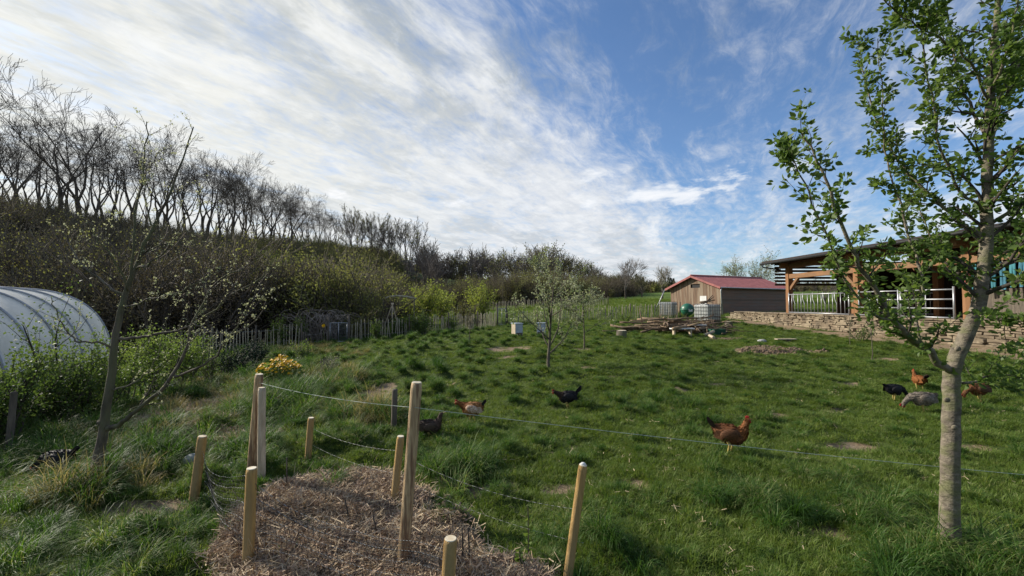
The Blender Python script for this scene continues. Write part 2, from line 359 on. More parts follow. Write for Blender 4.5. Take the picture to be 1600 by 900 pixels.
class MB:
    """collects primitive shapes into ONE mesh"""
    def __init__(s): s.v = []; s.f = []; s.smooth = False
    def box(s, c, size, rot=None, jit=0, taper=1.):
        n = len(s.v); hx, hy, hz = size[0] / 2, size[1] / 2, size[2] / 2
        for sx, sy, sz in ((-1,-1,-1),(1,-1,-1),(1,1,-1),(-1,1,-1),(-1,-1,1),(1,-1,1),(1,1,1),(-1,1,1)):
            k = taper if sz > 0 else 1.
            p = Vector((sx * hx * k, sy * hy * k, sz * hz))
            if jit: p += Vector((rnd.uniform(-jit, jit), rnd.uniform(-jit, jit), rnd.uniform(-jit, jit)))
            if rot is not None: p = rot @ p
            s.v.append(p + Vector(c))
        for q in ((0,3,2,1),(4,5,6,7),(0,1,5,4),(1,2,6,5),(2,3,7,6),(3,0,4,7)): s.f.append([n + i for i in q])
        return s
    def beam(s, a, b, wy, wz):                    # squared timber from a to b
        a, b = Vector(a), Vector(b); d = b - a; rot = d.to_track_quat('X', 'Z').to_matrix()
        return s.box((a + b) / 2, (d.length, wy, wz), rot)
    def tube(s, pts, radii, n=8, cap=True, jit=0):
        pts = [Vector(p) for p in pts]
        if not hasattr(radii, '__len__'): radii = [radii] * len(pts)
        ref = None; rings = []
        for i, p in enumerate(pts):
            d = (pts[min(i + 1, len(pts) - 1)] - pts[max(i - 1, 0)])
            if d.length < 1e-9: d = Vector((0, 0, 1))
            d.normalize()
            if ref is None: ref = d.orthogonal().normalized()
            else:
                ref = ref - d * ref.dot(d)
                ref = ref.normalized() if ref.length > 1e-6 else d.orthogonal().normalized()
            e = d.cross(ref); st = len(s.v)
            for k in range(n):
                a = 2 * math.pi * k / n; r = radii[i] * (1 + (rnd.uniform(-jit, jit) if jit else 0))
                s.v.append(p + ref * (r * math.cos(a)) + e * (r * math.sin(a)))
            rings.append(st)
        for a, b in zip(rings, rings[1:]):
            for k in range(n): s.f.append([a + k, a + (k + 1) % n, b + (k + 1) % n, b + k])
        if cap:
            s.f.append([rings[0] + k for k in reversed(range(n))]); s.f.append([rings[-1] + k for k in range(n)])
        return s
    def ball(s, c, r, seg=12, rings=8, rot=None):
        rr = r if hasattr(r, '__len__') else (r, r, r); n = len(s.v)
        for j in range(1, rings):
            t = math.pi * j / rings
            for i in range(seg):
                a = 2 * math.pi * i / seg; p = Vector((rr[0] * math.sin(t) * math.cos(a), rr[1] * math.sin(t) * math.sin(a), rr[2] * math.cos(t)))
                if rot is not None: p = rot @ p
                s.v.append(p + Vector(c))
        top = Vector((0, 0, rr[2])); bot = -top
        if rot is not None: top = rot @ top; bot = rot @ bot
        s.v += [top + Vector(c), bot + Vector(c)]; tI = len(s.v) - 2; bI = tI + 1
        for j in range(rings - 2):
            for i in range(seg): s.f.append([n + j * seg + i, n + (j + 1) * seg + i, n + (j + 1) * seg + (i + 1) % seg, n + j * seg + (i + 1) % seg])
        for i in range(seg):
            s.f.append([tI, n + i, n + (i + 1) % seg]); k = n + (rings - 2) * seg; s.f.append([bI, k + (i + 1) % seg, k + i])
        return s
    def face(s, pts): n = len(s.v); s.v += [Vector(p) for p in pts]; s.f.append(list(range(n, n + len(pts)))); return s
    def mesh(s, name, m, smooth=False):
        me = bpy.data.meshes.new(name); me.from_pydata([tuple(p) for p in s.v], [], s.f); me.update()
        for q in (m if isinstance(m, (list, tuple)) else [m]): me.materials.append(q)
        if smooth: me.polygons.foreach_set('use_smooth', np.ones(len(me.polygons), bool))
        return me
    def build(s, name, m, parent=None, smooth=False, bevel=0, **k):
        o = link(name, s.mesh(name, m, smooth), parent, **k)
        if bevel: b = o.modifiers.new('bevel', 'BEVEL'); b.width = bevel; b.segments = 2; b.limit_method = 'ANGLE'
        return o

# ---- leaves as many small faces
LEAF4 = (np.array([(0, 0, 0), (.32, .45, .08), (0, 1, -.05), (-.32, .45, .08)]), [(0, 1, 2, 3)])
LEAF8 = (np.array([(0, 0, 0), (.24, .25, .07), (.30, .55, .07), (.15, .85, 0.), (0, 1.05, -.12), (-.15, .85, 0.), (-.30, .55, .07), (-.24, .25, .07), (0, .28, -.02), (0, .56, -.04)]),
         [(0, 1, 8, 7), (8, 1, 2, 9), (7, 8, 9, 6), (9, 2, 3, 4), (6, 9, 4, 5)])
def rot_from(dirs, roll, rng=rng):
    d = dirs / (np.linalg.norm(dirs, axis=1, keepdims=True) + 1e-9)
    a = np.where(np.abs(d[:, 2:3]) < .9, np.array([[0, 0, 1.]]), np.array([[1., 0, 0]]))
    x = np.cross(d, a); x /= np.linalg.norm(x, axis=1, keepdims=True); z = np.cross(x, d)
    c, s = np.cos(roll)[:, None], np.sin(roll)[:, None]; x2 = x * c + z * s; z2 = np.cross(x2, d)
    return x2, d, z2
def leaves(centers, dirs, sizes, shape=LEAF4, roll=None):
    centers = np.asarray(centers, float); n = len(centers)
    roll = rng.uniform(-math.pi, math.pi, n) if roll is None else roll
    x, y, z = rot_from(np.asarray(dirs, float), roll); t, fc = shape
    V = centers[:, None] + (x[:, None] * t[None, :, 0:1] + y[:, None] * t[None, :, 1:2] + z[:, None] * t[None, :, 2:3]) * np.asarray(sizes)[:, None, None]
    Fq = (np.array(fc)[None] + (np.arange(n) * len(t))[:, None, None]).reshape(-1, 4)
    return V.reshape(-1, 3), Fq
def leaf_mesh(name, centers, dirs, sizes, m, shape=LEAF4):
    V, Fq = leaves(centers, dirs, sizes, shape); return mesh_np(name, V, Fq, m)
def randdir(n): v = rng.normal(size=(n, 3)); return v / np.linalg.norm(v, axis=1, keepdims=True)

# ---- branching
def grow(p, d, L, r, lev, mx, out, rn, nseg=5, wig=.16, up=.08, kids=(3, 5), spread=(25, 55), ratio=(.55, .8), tipr=.3, t0=.3):
    """adds (level, points, radii) polylines to out"""
    pts = [p.copy()]; rad = [r]; d = d.normalized(); q = p.copy()
    for i in range(nseg):
        d = (d + Vector((rn.gauss(0, wig), rn.gauss(0, wig), rn.gauss(0, wig) + up))).normalized()
        q = q + d * (L / nseg); pts.append(q.copy()); rad.append(r * (1 - (1 - tipr) * (i + 1) / nseg))
    out.append((lev, pts, rad))
    if lev < mx:
        nk = rn.randint(*kids)
        for k in range(nk):
            t = t0 + (1 - t0) * (k + rn.random()) / nk; x = t * nseg; i = min(int(x), nseg - 1); fr = x - i
            b = pts[i].lerp(pts[i + 1], fr); rr = (rad[i] * (1 - fr) + rad[i + 1] * fr)
            dd = (pts[i + 1] - pts[i]).normalized(); ax = dd.orthogonal().normalized(); ax.rotate(Matrix.Rotation(rn.uniform(0, 6.283), 3, dd))
            nd = dd.copy(); nd.rotate(Matrix.Rotation(R(rn.uniform(*spread)), 3, ax))
            grow(b, nd, L * rn.uniform(*ratio) * (1.1 - .4 * t), rr * rn.uniform(.55, .72), lev + 1, mx, out, rn, nseg, wig, up, kids, spread, ratio, tipr, .2)
def tubes(out, levels, sides=None, minr=0.):
    mb = MB()
    for lev, pts, rad in out:
        if lev in levels:
            n = sides or (8 if rad[0] > .06 else 5 if rad[0] > .02 else 3)
            mb.tube(pts, [max(r, minr) for r in rad], n, cap=False)
    return mb
def along(out, levels, per_m):
    C = []; D = []
    for lev, pts, rad in out:
        if lev in levels:
            for a, b in zip(pts, pts[1:]):
                L = (b - a).length; k = L * per_m; n = int(k) + (rnd.random() < k - int(k))
                for _ in range(n): C.append(a.lerp(b, rnd.random())); D.append((b - a).normalized())
    return np.array(C).reshape(-1, 3), np.array(D).reshape(-1, 3)

# ---- scatter (only for stuff nobody could count)
def scatter(name, meshes, pts, rots, scls, var, label=None):
    c = bpy.data.collections.new(name + '_kinds')
    for i, me in enumerate(meshes): c.objects.link(bpy.data.objects.new('%s_kind_%02d' % (name, i), me))
    me = bpy.data.meshes.new(name); me.vertices.add(len(pts)); me.vertices.foreach_set('co', np.asarray(pts, np.float32).ravel())
    for nm, ty, arr, fld in (('rot', 'FLOAT_VECTOR', rots, 'vector'), ('scl', 'FLOAT_VECTOR', scls, 'vector'), ('var', 'INT', var, 'value')):
        a = me.attributes.new(nm, ty, 'POINT'); a.data.foreach_set(fld, np.asarray(arr, np.int32 if ty == 'INT' else np.float32).ravel())
    o = link(name, me, None, label, None, None, 'stuff')
    ng = bpy.data.node_groups.new(name, 'GeometryNodeTree')
    ng.interface.new_socket('Geometry', in_out='INPUT', socket_type='NodeSocketGeometry'); ng.interface.new_socket('Geometry', in_out='OUTPUT', socket_type='NodeSocketGeometry')
    N = ng.nodes; gi = N.new('NodeGroupInput'); go = N.new('NodeGroupOutput'); ip = N.new('GeometryNodeInstanceOnPoints'); ci = N.new('GeometryNodeCollectionInfo')
    ci.inputs['Collection'].default_value = c; ci.inputs['Separate Children'].default_value = True; ci.inputs['Reset Children'].default_value = True
    def na(nm, ty): a = N.new('GeometryNodeInputNamedAttribute'); a.data_type = ty; a.inputs['Name'].default_value = nm; return [s for s in a.outputs if s.enabled][0]
    e = N.new('FunctionNodeEulerToRotation'); Lk = ng.links.new
    Lk(na('rot', 'FLOAT_VECTOR'), e.inputs[0]); Lk(e.outputs[0], ip.inputs['Rotation']); Lk(na('scl', 'FLOAT_VECTOR'), ip.inputs['Scale'])
    Lk(na('var', 'INT'), ip.inputs['Instance Index']); ip.inputs['Pick Instance'].default_value = True
    Lk(gi.outputs[0], ip.inputs['Points']); Lk(ci.outputs[0], ip.inputs['Instance']); Lk(ip.outputs[0], go.inputs[0])
    md = o.modifiers.new('scatter', 'NODES'); md.node_group = ng
    return o

# ------------------------------------------------------------------ terrain sheet
nx, ny = len(gx), len(gy)
idx = np.arange(nx * ny).reshape(ny, nx)
quads = np.stack([idx[:-1, :-1], idx[:-1, 1:], idx[1:, 1:], idx[1:, :-1]], -1).reshape(-1, 4)
def ground_mat():
    m = bpy.data.materials.new('meadow_soil'); m.use_nodes = True; T = NT(m.node_tree); m.node_tree.nodes.clear()
    out = T.n('ShaderNodeOutputMaterial'); p = T.n('ShaderNodeBsdfPrincipled'); p.inputs['Roughness'].default_value = .95; p.inputs['Specular IOR Level'].default_value = .1
    pos = T.n('ShaderNodeNewGeometry').outputs['Position']
    at = T.n('ShaderNodeAttribute', attribute_name='soil'); sp = T.n('ShaderNodeSeparateColor'); T.l(at.outputs['Color'], sp.inputs[0])
    n1 = T.noise(pos, 3., 6, .65); n2 = T.noise(pos, 30., 5, .7); n3 = T.noise(pos, .4, 4)
    g = T.mix(T.sstep(n1, .35, .65), (.035, .058, .014), (.062, .088, .022)); g = T.mix(T.sstep(n2, .5, .75, 0, .7), g, (.11, .10, .04))
    far = T.mix(T.sstep(n3, .35, .6), (.075, .125, .022), (.11, .16, .03)); 
    g = T.mix(sp.outputs[2], g, far)
    b = T.mix(T.sstep(n2, .35, .65), (.27, .205, .135), (.18, .13, .085)); b = T.mix(T.sstep(n1, .5, .7, 0., .6), b, (.33, .26, .18))
    k = T.mix(T.sstep(n2, .4, .6), (.24, .165, .11), (.14, .095, .065))
    br = T.sstep(T.m('ADD', sp.outputs[0], T.m('MULTIPLY', T.m('SUBTRACT', n2, .5), .5)), .3, .7)
    c = T.mix(br, g, b); c = T.mix(sp.outputs[1], c, k); T.l(c, p.inputs['Base Color'])
    bp = T.n('ShaderNodeBump'); bp.inputs['Distance'].default_value = .03; bp.inputs['Strength'].default_value = .8; T.l(n2, bp.inputs['Height']); T.l(bp.outputs[0], p.inputs['Normal'])
    T.l(p.outputs[0], out.inputs[0]); return m
tm = mesh_np('ground', np.stack([GX, GY, H], -1).reshape(-1, 3), quads, ground_mat(), True)
ca_ = tm.color_attributes.new('soil', 'FLOAT_COLOR', 'POINT')
farf = np.clip((GY - 30) / 12, 0, 1) * np.clip((GX + 22) / 10, 0, 1)
ca_.data.foreach_set('color', np.stack([BR, np.maximum(MU, MU2), farf, np.ones_like(BR)], -1).astype(np.float32).ravel())
link('ground', tm, kind='structure')

# ------------------------------------------------------------------ grass tufts
def blades(n, R0, L, wdt, lean, m, name, seg=3, curl=.6):
    r = R0 * np.sqrt(rng.random(n)); a = rng.uniform(0, 6.283, n); bx = r * np.cos(a); by = r * np.sin(a)
    la = a + rng.normal(0, .9, n); ln = lean * (.3 + rng.random(n)) ; Ls = L * rng.uniform(.45, 1.15, n)
    V = np.zeros((n, (seg + 1) * 2, 3)); wa = la + math.pi / 2 + rng.normal(0, .5, n)
    x = bx.copy(); y = by.copy(); z = np.full(n, -.02 * L / .1 * .3); th = ln * .35
    for s in range(seg + 1):
        w_ = wdt * (1 - (s / seg) ** 1.6) * .5 + .0003
        V[:, 2 * s, 0] = x - w_ * np.cos(wa); V[:, 2 * s, 1] = y - w_ * np.sin(wa); V[:, 2 * s, 2] = z
        V[:, 2 * s + 1, 0] = x + w_ * np.cos(wa); V[:, 2 * s + 1, 1] = y + w_ * np.sin(wa); V[:, 2 * s + 1, 2] = z
        x = x + np.cos(la) * np.sin(th) * Ls / seg; y = y + np.sin(la) * np.sin(th) * Ls / seg; z = z + np.cos(th) * Ls / seg
        th = th + ln * curl * (1 + .5 * s)
    f = np.array([(2 * s, 2 * s + 1, 2 * s + 3, 2 * s + 2) for s in range(seg)])
    Fq = (f[None] + (np.arange(n) * (seg + 1) * 2)[:, None, None]).reshape(-1, 4)
    return mesh_np(name, V.reshape(-1, 3), Fq, m)
short = [blades(46, .085, L, .0050, ln, M['grass'], 'short', 3) for L, ln in ((.085, .7), (.11, .9), (.07, .5), (.10, 1.2))]
mid = [blades(130, .075, L, .0055, ln, M['grass_long'], 'mid', 4, .5) for L, ln in ((.21, 1.2), (.25, 1.4), (.18, 1.1))]
tuss = [blades(190, .085, L, .0058, ln, M['grass_long'], 'tussock', 5, .42) for L, ln in ((.38, 1.0), (.45, 1.15), (.33, .95))]
dry = [blades(90, .12, L, .006, ln, M['grass_dry'], 'dry', 4, .5) for L, ln in ((.30, 1.), (.38, .8))]
KIND = short + mid + tuss + dry
def in_view(x, y, m=1.6): return np.abs(x) < 1.32 * y + m
def free(x, y): return 1 - np.clip(bare(x, y) * 1.2 + mulch(x, y) * 1.4 + mulch(x, y, MULCH2) * 1.0, 0, 1)
pts = []; var = []; scl = []; 
def add(x, y, vr, sc, zs=None):
    pts.append(np.c_[x, y]); var.append(vr); scl.append(np.c_[sc, sc, sc if zs is None else zs])
def field(y0, y1, dens, smin, smax, kinds, xlim=None, pr=None, zf=1.):
    W = 1.32 * y1 + 1.6; n = int(2 * W * (y1 - y0) * dens); x = rng.uniform(-W, W, n); y = rng.uniform(y0, y1, n)
    k = in_view(x, y) & (rng.random(n) < (free(x, y) + .06 if kinds is not D2 else 1.1)) & ~((x > 14.4) & (y > 8) & (y < 29))
    if xlim: k &= (x > xlim[0]) & (x < xlim[1])
    if pr is not None: k &= rng.random(n) < pr(x, y)
    x = x[k]; y = y[k]; add(x, y, rng.choice(kinds, len(x)), *(lambda q: (q, q * zf * rng.uniform(.7, 1.3, len(x))))(rng.uniform(smin, smax, len(x))))
S4, M3, T3, D2 = [0, 1, 2, 3], [4, 5, 6], [7, 8, 9], [10, 11]
field(1.6, 5, 340, .6, 1.1, S4, zf=.72)
field(5, 9, 190, .75, 1.3, S4, zf=.58)
field(9, 16, 80, 1.1, 1.8, S4, (-20, 16), zf=.42)
field(16, 30, 28, 1.5, 2.4, S4, (-22, 16), zf=.38)
field(30, 60, 4, 2, 3.5, S4, (-22, 60))
# hummock tops carry longer grass
k = rng.random(len(mounds)) < .95; mx_, my_ = mounds[k, 0], mounds[k, 1]; big_ = m_amp[k] / .2
for rep in range(4):
    add(mx_ + rng.normal(0, .06, len(mx_)), my_ + rng.normal(0, .06, len(mx_)), rng.choice(M3, len(mx_)), (.35 + .55 * big_) * rng.uniform(.7, 1.15, len(mx_)) * (1 + my_ * .01))
leftish = lambda x, y: np.clip((-.3 * y + .2 - x) / 1.5, .0, 1)
field(2.0, 8, 9, .5, 1.05, M3 + T3[:1], None, lambda x, y: (vnoise(x, y, .8, 44) > .52) * 1.)
field(2.2, 4.6, 10, .5, .9, M3 + T3, None, lambda x, y: leftish(x, y) * (vnoise(x, y, 1.7, 45) > .55))
field(4.6, 14, 16, .7, 1.4, T3 + M3, None, lambda x, y: leftish(x, y) * (vnoise(x, y, 1.0, 45) > .5))
field(2.2, 5.5, 9, .4, .75, M3 + T3, None, lambda x, y: np.clip((x - 1.8) / 2, 0, 1) * (vnoise(x, y, .9, 46) > .5))
field(5, 20, 9, .6, 1.1, D2, (-12, 0), lambda x, y: leftish(x, y) * (vnoise(x, y, .6, 47) > .5))
field(4.5, 10, 9, .4, .8, D2, (-9, -1.5), lambda x, y: (mulch(x, y, MULCH2) > .5) * 1.)
# named clumps seen in the photograph
for (px, py, s, kk, nn) in [(250, 715, 1.0, T3, 7), (450, 640, 1.2, T3, 14), (480, 620, 1.15, T3, 12), (415, 625, 1.1, T3, 8), (715, 735, .85, T3, 8), (545, 700, .6, D2 + M3, 6), (590, 660, 1.0, T3 + D2, 10),
                            (490, 740, .5, M3, 4), (660, 820, .55, M3, 5), (600, 650, 1., D2, 5), (140, 770, .95, D2 + T3, 10), (60, 720, .9, T3, 6), (385, 720, .8, T3, 6), (350, 765, .7, M3, 6), (1200, 790, .7, M3 + T3, 6),
                            (1380, 805, .65, T3, 5), (1150, 780, .6, T3, 5), (760, 700, .6, M3, 5), (100, 620, 1.1, T3, 8), (380, 650, .9, T3 + D2, 6), (395, 560, 1.5, T3, 10), (375, 575, 1.1, T3, 6), (430, 560, 1.3, T3 + D2, 8),
                            (540, 600, 1., T3 + D2, 8), (270, 540, 1.5, T3, 8), (985, 800, .55, M3, 5), (850, 860, .5, M3, 5), (925, 860, .6, T3, 4), (60, 860, .7, T3, 6), (230, 880, .7, T3, 5), (1590, 900, .8, T3, 6), (1430, 900, .7, T3, 5), (470, 660, .8, T3, 6), (640, 700, .7, M3, 5)]:
    g = G(px, py); sp_ = .12 + .1 * s
    nn = int(nn * 1.6); s = s * 1.35
    add(g[0] + rng.normal(0, sp_, nn), g[1] + rng.normal(0, sp_, nn), rng.choice(kk, nn), s * rng.uniform(.7, 1.15, nn))
pts = np.concatenate(pts); var = np.concatenate(var); scl = np.concatenate(scl)
z = ground(pts[:, 0], pts[:, 1])
rots = np.c_[rng.normal(0, .12, len(pts)), rng.normal(0, .12, len(pts)), rng.uniform(0, 6.283, len(pts))]
scatter('grass', KIND, np.c_[pts, z], rots, scl, var)
print('grass instances', len(pts))

# mulch: shredded straw and bark chips on the beds
def chip(n, L, wd, m, nm):
    V = []; C = rng.normal(0, .05, (n, 3)); C[:, 2] = np.abs(rng.normal(0, .018, n))
    D = rng.normal(size=(n, 3)); D[:, 2] *= .35
    t = np.array([(-.5, -.5, 0), (.5, -.5, .02), (.5, .5, .1), (-.5, .5, 0)])
    x, y, z_ = rot_from(D, rng.normal(0, .8, n)); l = rng.uniform(.4, 1.2, n) * L; ww = rng.uniform(.4, 1.3, n) * wd
    V = C[:, None] + x[:, None] * (t[None, :, 0:1] * ww[:, None, None]) + y[:, None] * (t[None, :, 1:2] * l[:, None, None]) + z_[:, None] * (t[None, :, 2:3] * ww[:, None, None])
    Fq = np.arange(n * 4).reshape(-1, 4); return mesh_np(nm, V.reshape(-1, 3), Fq, m)
chips = [chip(60, .045, .009, M['mulch'], 'chips'), chip(60, .07, .006, M['mulch'], 'chips'), chip(44, .12, .0045, M['straw'], 'chips'), chip(50, .09, .006, M['straw'], 'chips')]
x = rng.uniform(-3.2, 1.2, 30000); y = rng.uniform(2., 4.8, 30000); k = rng.random(30000) < (mulch(x, y) > .35) * (.3 + .6 * (vnoise(x, y, 4.5, 77) > .42))
x = x[k]; y = y[k]
x2 = rng.uniform(-8, -2, 60000); y2 = rng.uniform(4, 10, 60000); k = rng.random(60000) < (mulch(x2, y2, MULCH2) > .3) * .35; x = np.r_[x, x2[k]]; y = np.r_[y, y2[k]]
n = len(x); s_ = rng.uniform(.5, 1.15, n); print('mulch', n)
scatter('mulch_litter', chips, np.c_[x, y, ground(x, y) + .003 + rng.uniform(0, .02, n)], np.c_[rng.normal(0, .3, n), rng.normal(0, .3, n), rng.uniform(0, 6.28, n)], np.c_[s_, s_, s_], rng.integers(0, 4, n))

cl = [MB().ball((0, 0, .0), (.05, .04, .03), 7, 5).mesh('clod', mat('soil_clod', (.20, .14, .095), (.12, .085, .06), 12, .95, coords='World', rand=.25)), MB().ball((0, 0, .0), (.035, .04, .02), 6, 4).mesh('clod', bpy.data.materials['soil_clod'])]
x = []; y = []
for cx, cy, rx, ry in ((_g[0], _g[1], 1.05, .55), (*G(1130, 530), .9, .3), (*G(1215, 552), 1.5, .4), (-1.2, 3.4, .9, .7)):
    a = rng.uniform(0, 6.28, 420); q = np.sqrt(rng.random(420)); x += list(cx + rx * q * np.cos(a)); y += list(cy + ry * q * np.sin(a))
x = np.array(x); y = np.array(y); n = len(x); s_ = rng.uniform(.3, 1.3, n)
scatter('soil_clods', cl, np.c_[x, y, ground(x, y)], rng.uniform(0, 3, (n, 3)), np.c_[s_, s_, s_], rng.integers(0, 2, n))

loose = [chip(5, .10, .004, M['straw'], 'stalks'), chip(4, .07, .005, M['straw'], 'stalks')]
n = 1500; y = rng.uniform(2.2, 16, n); x = rng.uniform(-1.2, 1.25, n) * y; s_ = rng.uniform(.4, .9, n)
scatter('dead_grass_litter', loose, np.c_[x, y, ground(x, y) + .03], np.c_[rng.normal(0, .3, n), rng.normal(0, .3, n), rng.uniform(0, 6.28, n)], np.c_[s_, s_, s_ * .6], rng.integers(0, 2, n))
# ------------------------------------------------------------------ generic bare trees
def bare_tree(seed, Hh, mx=4, kids=(3, 5), spread=(22, 50), twigm='twig_far', forks=True, minr=.018, leaf=None, r0=.28, up=.10, trunk_frac=.35, ratio=(.55, .8), wig=.13, open_=(12, 38)):
    rn = random.Random(seed); out = []
    L0 = Hh * trunk_frac
    pts = [Vector((0, 0, -.3))]; d = Vector((rn.gauss(0, .06), rn.gauss(0, .06), 1))
    for i in range(5): d = (d + Vector((rn.gauss(0, .06), rn.gauss(0, .06), .05))).normalized(); pts.append(pts[-1] + d * (L0 + .3) / 5)
    out.append((0, pts, [r0 * (1.15 - .4 * i / 5) for i in range(6)]))
    nl = rn.randint(3, 5)
    for k in range(nl):
        a = 6.283 * k / nl + rn.uniform(-.5, .5); sp_ = rn.uniform(*[R(q) for q in open_])
        dd = Vector((math.cos(a) * math.sin(sp_), math.sin(a) * math.sin(sp_), math.cos(sp_)))
        b = pts[-1] if k < 2 else pts[3].lerp(pts[5], rn.random())
        grow(b, dd, Hh * (1 - trunk_frac) * rn.uniform(.7, 1.0), r0 * rn.uniform(.42, .6), 1, mx, out, rn, 5, wig, up, kids, spread, ratio, .25)
    f = Hh / max(p.z for _, ps, _ in out for p in ps)
    for _, ps, _ in out:
        for p in ps: p *= f
    return out
def tree_thing(name, out, barkm, twigm, label, cat, group=None, leafm=None, per_m=0, ls=(.1, .2), minr=.018, shape=LEAF4, leaf_levels=None, jitter=.1):
    t = thing(name, label, cat, (0, 0, 0), 0, group); mxl = max(o[0] for o in out)
    link('trunk', tubes(out, (0,), 8).mesh('trunk', M[barkm], True), t)
    me = tubes(out, range(1, mxl + 1), None, minr).mesh('crown', M[twigm])
    if leafm:
        C, D = along(out, leaf_levels or (mxl - 1, mxl), per_m); n = len(C)
        dirs = D * .5 + randdir(n); C = C + rng.normal(0, jitter, (n, 3))
        cr = link('crown', me, t); V, Fq = leaves(C, dirs, rng.uniform(*ls, n), shape); link('foliage', mesh_np('foliage', V, Fq, M[leafm]), cr)
    else: link('crown', me, t)
    return t
AWAY = []
def place(proto, x, y, s, label, group, rz=None, used=set(), sz=None):
    rz = rnd.uniform(0, 6.28) if rz is None else rz; loc = (x, y, gz(x, y) - .1); sc = (s, s, s * (sz or 1))
    if proto.name not in used:
        used.add(proto.name); proto.location = loc; proto.rotation_euler = (0, 0, rz); proto.scale = sc; tag(proto, label, None, group); return proto
    return dup(proto, loc, rz, sc, label, None, group)

ridge = [tree_thing('bare_tree', bare_tree(100 + i, 17.5, 5, (3, 4), (16, 46), r0=.30, open_=(6, 30), trunk_frac=(.22, .34, .28, .40, .26)[i], ratio=(.55, .82), wig=.15, up=.04), 'bark_far', 'twig_far', 'bare tree', 'tree', minr=.015) for i in range(5)]
RG = 'bare trees in the row on the left ridge'
spots = [(-20, 1.0), (22, .98), (52, 1.05), (85, .95), (118, 1.08), (140, 1.0), (172, .95), (206, 1.0), (240, .92), (262, 1.03), (300, .98), (322, .95), (340, .9), (360, .98), (385, .97), (402, .9), (420, .95),
         (437, .92), (452, .9), (466, .9), (480, .88), (495, .9), (508, .85), (522, .8), (-60, 1.), (10, .9), (155, .85), (225, .8), (285, .8), (410, .85), (475, .8), (35, .8), (70, .8), (102, .85), (130, .8), (185, .85), (252, .85), (275, .85), (312, .85), (332, .85), (350, .85), (375, .85), (395, .85), (428, .85), (445, .85), (488, .85), (515, .8), (-5, .9)]
names_r = ['leftmost, cut by the frame edge']
for i, (px, s) in enumerate(spots):
    X = -70 + rnd.uniform(-2, 2) + (6 if i > 24 else 0) * -1; Y = -X * F / (800 - px)
    lb = {-20: 'leafless ridge tree whose crown is cut by the left frame edge', 22: 'spreading leafless ridge tree highest above the polytunnel top', 52: 'leafless ridge tree rising left of the apple tree over the polytunnel', 522: 'last broad leafless ridge tree before the slim upright ones'}.get(px, 'tall leafless tree standing in the crowded row along the wooded ridge')
    place(ridge[i % 5], X, Y, s * (1.04 + .16 * min(1, max(0, px - 60) / 150) + (.12 if 280 < px < 540 else 0)) * rnd.uniform(.92, 1.14) * (.8 if px < 0 else .9 if px < 60 else 1), lb, RG, sz=rnd.uniform(.95, 1.08))
alder = [tree_thing('alder_tree', bare_tree(200 + i, 14.5, 3, (7, 10), (28, 60), r0=.12, trunk_frac=.5, ratio=(.28, .42), up=.18), 'bark_far', 'twig_far', 'alder', 'tree', leafm='leaf_olive' if i == 1 else None, per_m=1.6, ls=(.15, .28), minr=.022, jitter=.2) for i in range(3)]
for i in range(26):
    px = 543 + i * 5.2 + rnd.uniform(-3, 3); Y = rnd.uniform(100, 125); X = (px - 800) / F * Y
    place(alder[i % 3], X, Y, rnd.uniform(.85, 1.12) * (1.1 if px < 650 else .8), 'slim upright leafless tree at the end of the wooded ridge', 'slim upright trees at the ridge end')

# ------------------------------------------------------------------ scrub on the slope: one uncountable mass
def shrub_mesh(seed, h, wd, n, leafm, ls, per, twigm='twig_far', name='scrub'):
    rn = random.Random(seed); out = []
    for k in range(n):
        a = rn.uniform(0, 6.283); sp_ = R(rn.uniform(5, 45)); dd = Vector((math.cos(a) * math.sin(sp_), math.sin(a) * math.sin(sp_), math.cos(sp_)))
        grow(Vector((rn.gauss(0, wd * .12), rn.gauss(0, wd * .12), -.1)), dd, h * rn.uniform(.6, .95), .05 * h / 4, 1, 2, out, rn, 4, .16, .06, (5, 8), (20, 55), (.35, .6), .3)
    mb = tubes(out, (1, 2), 3, .013); V1 = np.array([tuple(v) for v in mb.v]); F1 = np.array([f for f in mb.f if len(f) == 4])
    C, D = along(out, (1, 2), per); n_ = len(C); C = C + rng.normal(0, .15 * h / 4, (n_, 3)); V2, F2 = leaves(C, D * .8 + randdir(n_) * .8, rng.uniform(*ls, n_))
    V = np.r_[V1, V2]; Fq = np.r_[F1, F2 + len(V1)]; mi = np.r_[np.zeros(len(F1)), np.ones(len(F2))]
    return mesh_np(name, V, Fq, [M[twigm], M[leafm]], False, mi)
def brush_mesh(seed, h):
    rn = random.Random(seed); out = []
    for k in range(26):
        a = rn.uniform(0, 6.283); sp_ = R(rn.uniform(2, 30)); dd = Vector((math.cos(a) * math.sin(sp_), math.sin(a) * math.sin(sp_), math.cos(sp_)))
        grow(Vector((rn.gauss(0, .5), rn.gauss(0, .5), -.1)), dd, h * rn.uniform(.55, .95), .04, 1, 3, out, rn, 4, .12, .08, (3, 5), (15, 40), (.4, .65), .3)
    f = h / max(p.z for _, ps, _ in out for p in ps)
    for _, ps, rd in out:
        for p in ps: p *= f
        for i_ in range(len(rd)): rd[i_] *= .6
    mb = tubes(out, (1, 2, 3), 3, .011); V1 = np.array([tuple(v) for v in mb.v]); F1 = np.array(mb.f)
    C, D = along(out, (2, 3), 3); n_ = len(C); V2, F2 = leaves(C, D * .8 + randdir(n_) * .8, rng.uniform(.05, .11, n_))
    return mesh_np('brush', np.r_[V1, V2], np.r_[F1, F2 + len(V1)], [M['twig_scrub'], M['leaf_olive']], False, np.r_[np.zeros(len(F1)), np.ones(len(F2))])
M['twig_scrub'] = mat('twig_scrub', (.17, .145, .10), (.11, .095, .07), 1, .95, rand=.3)
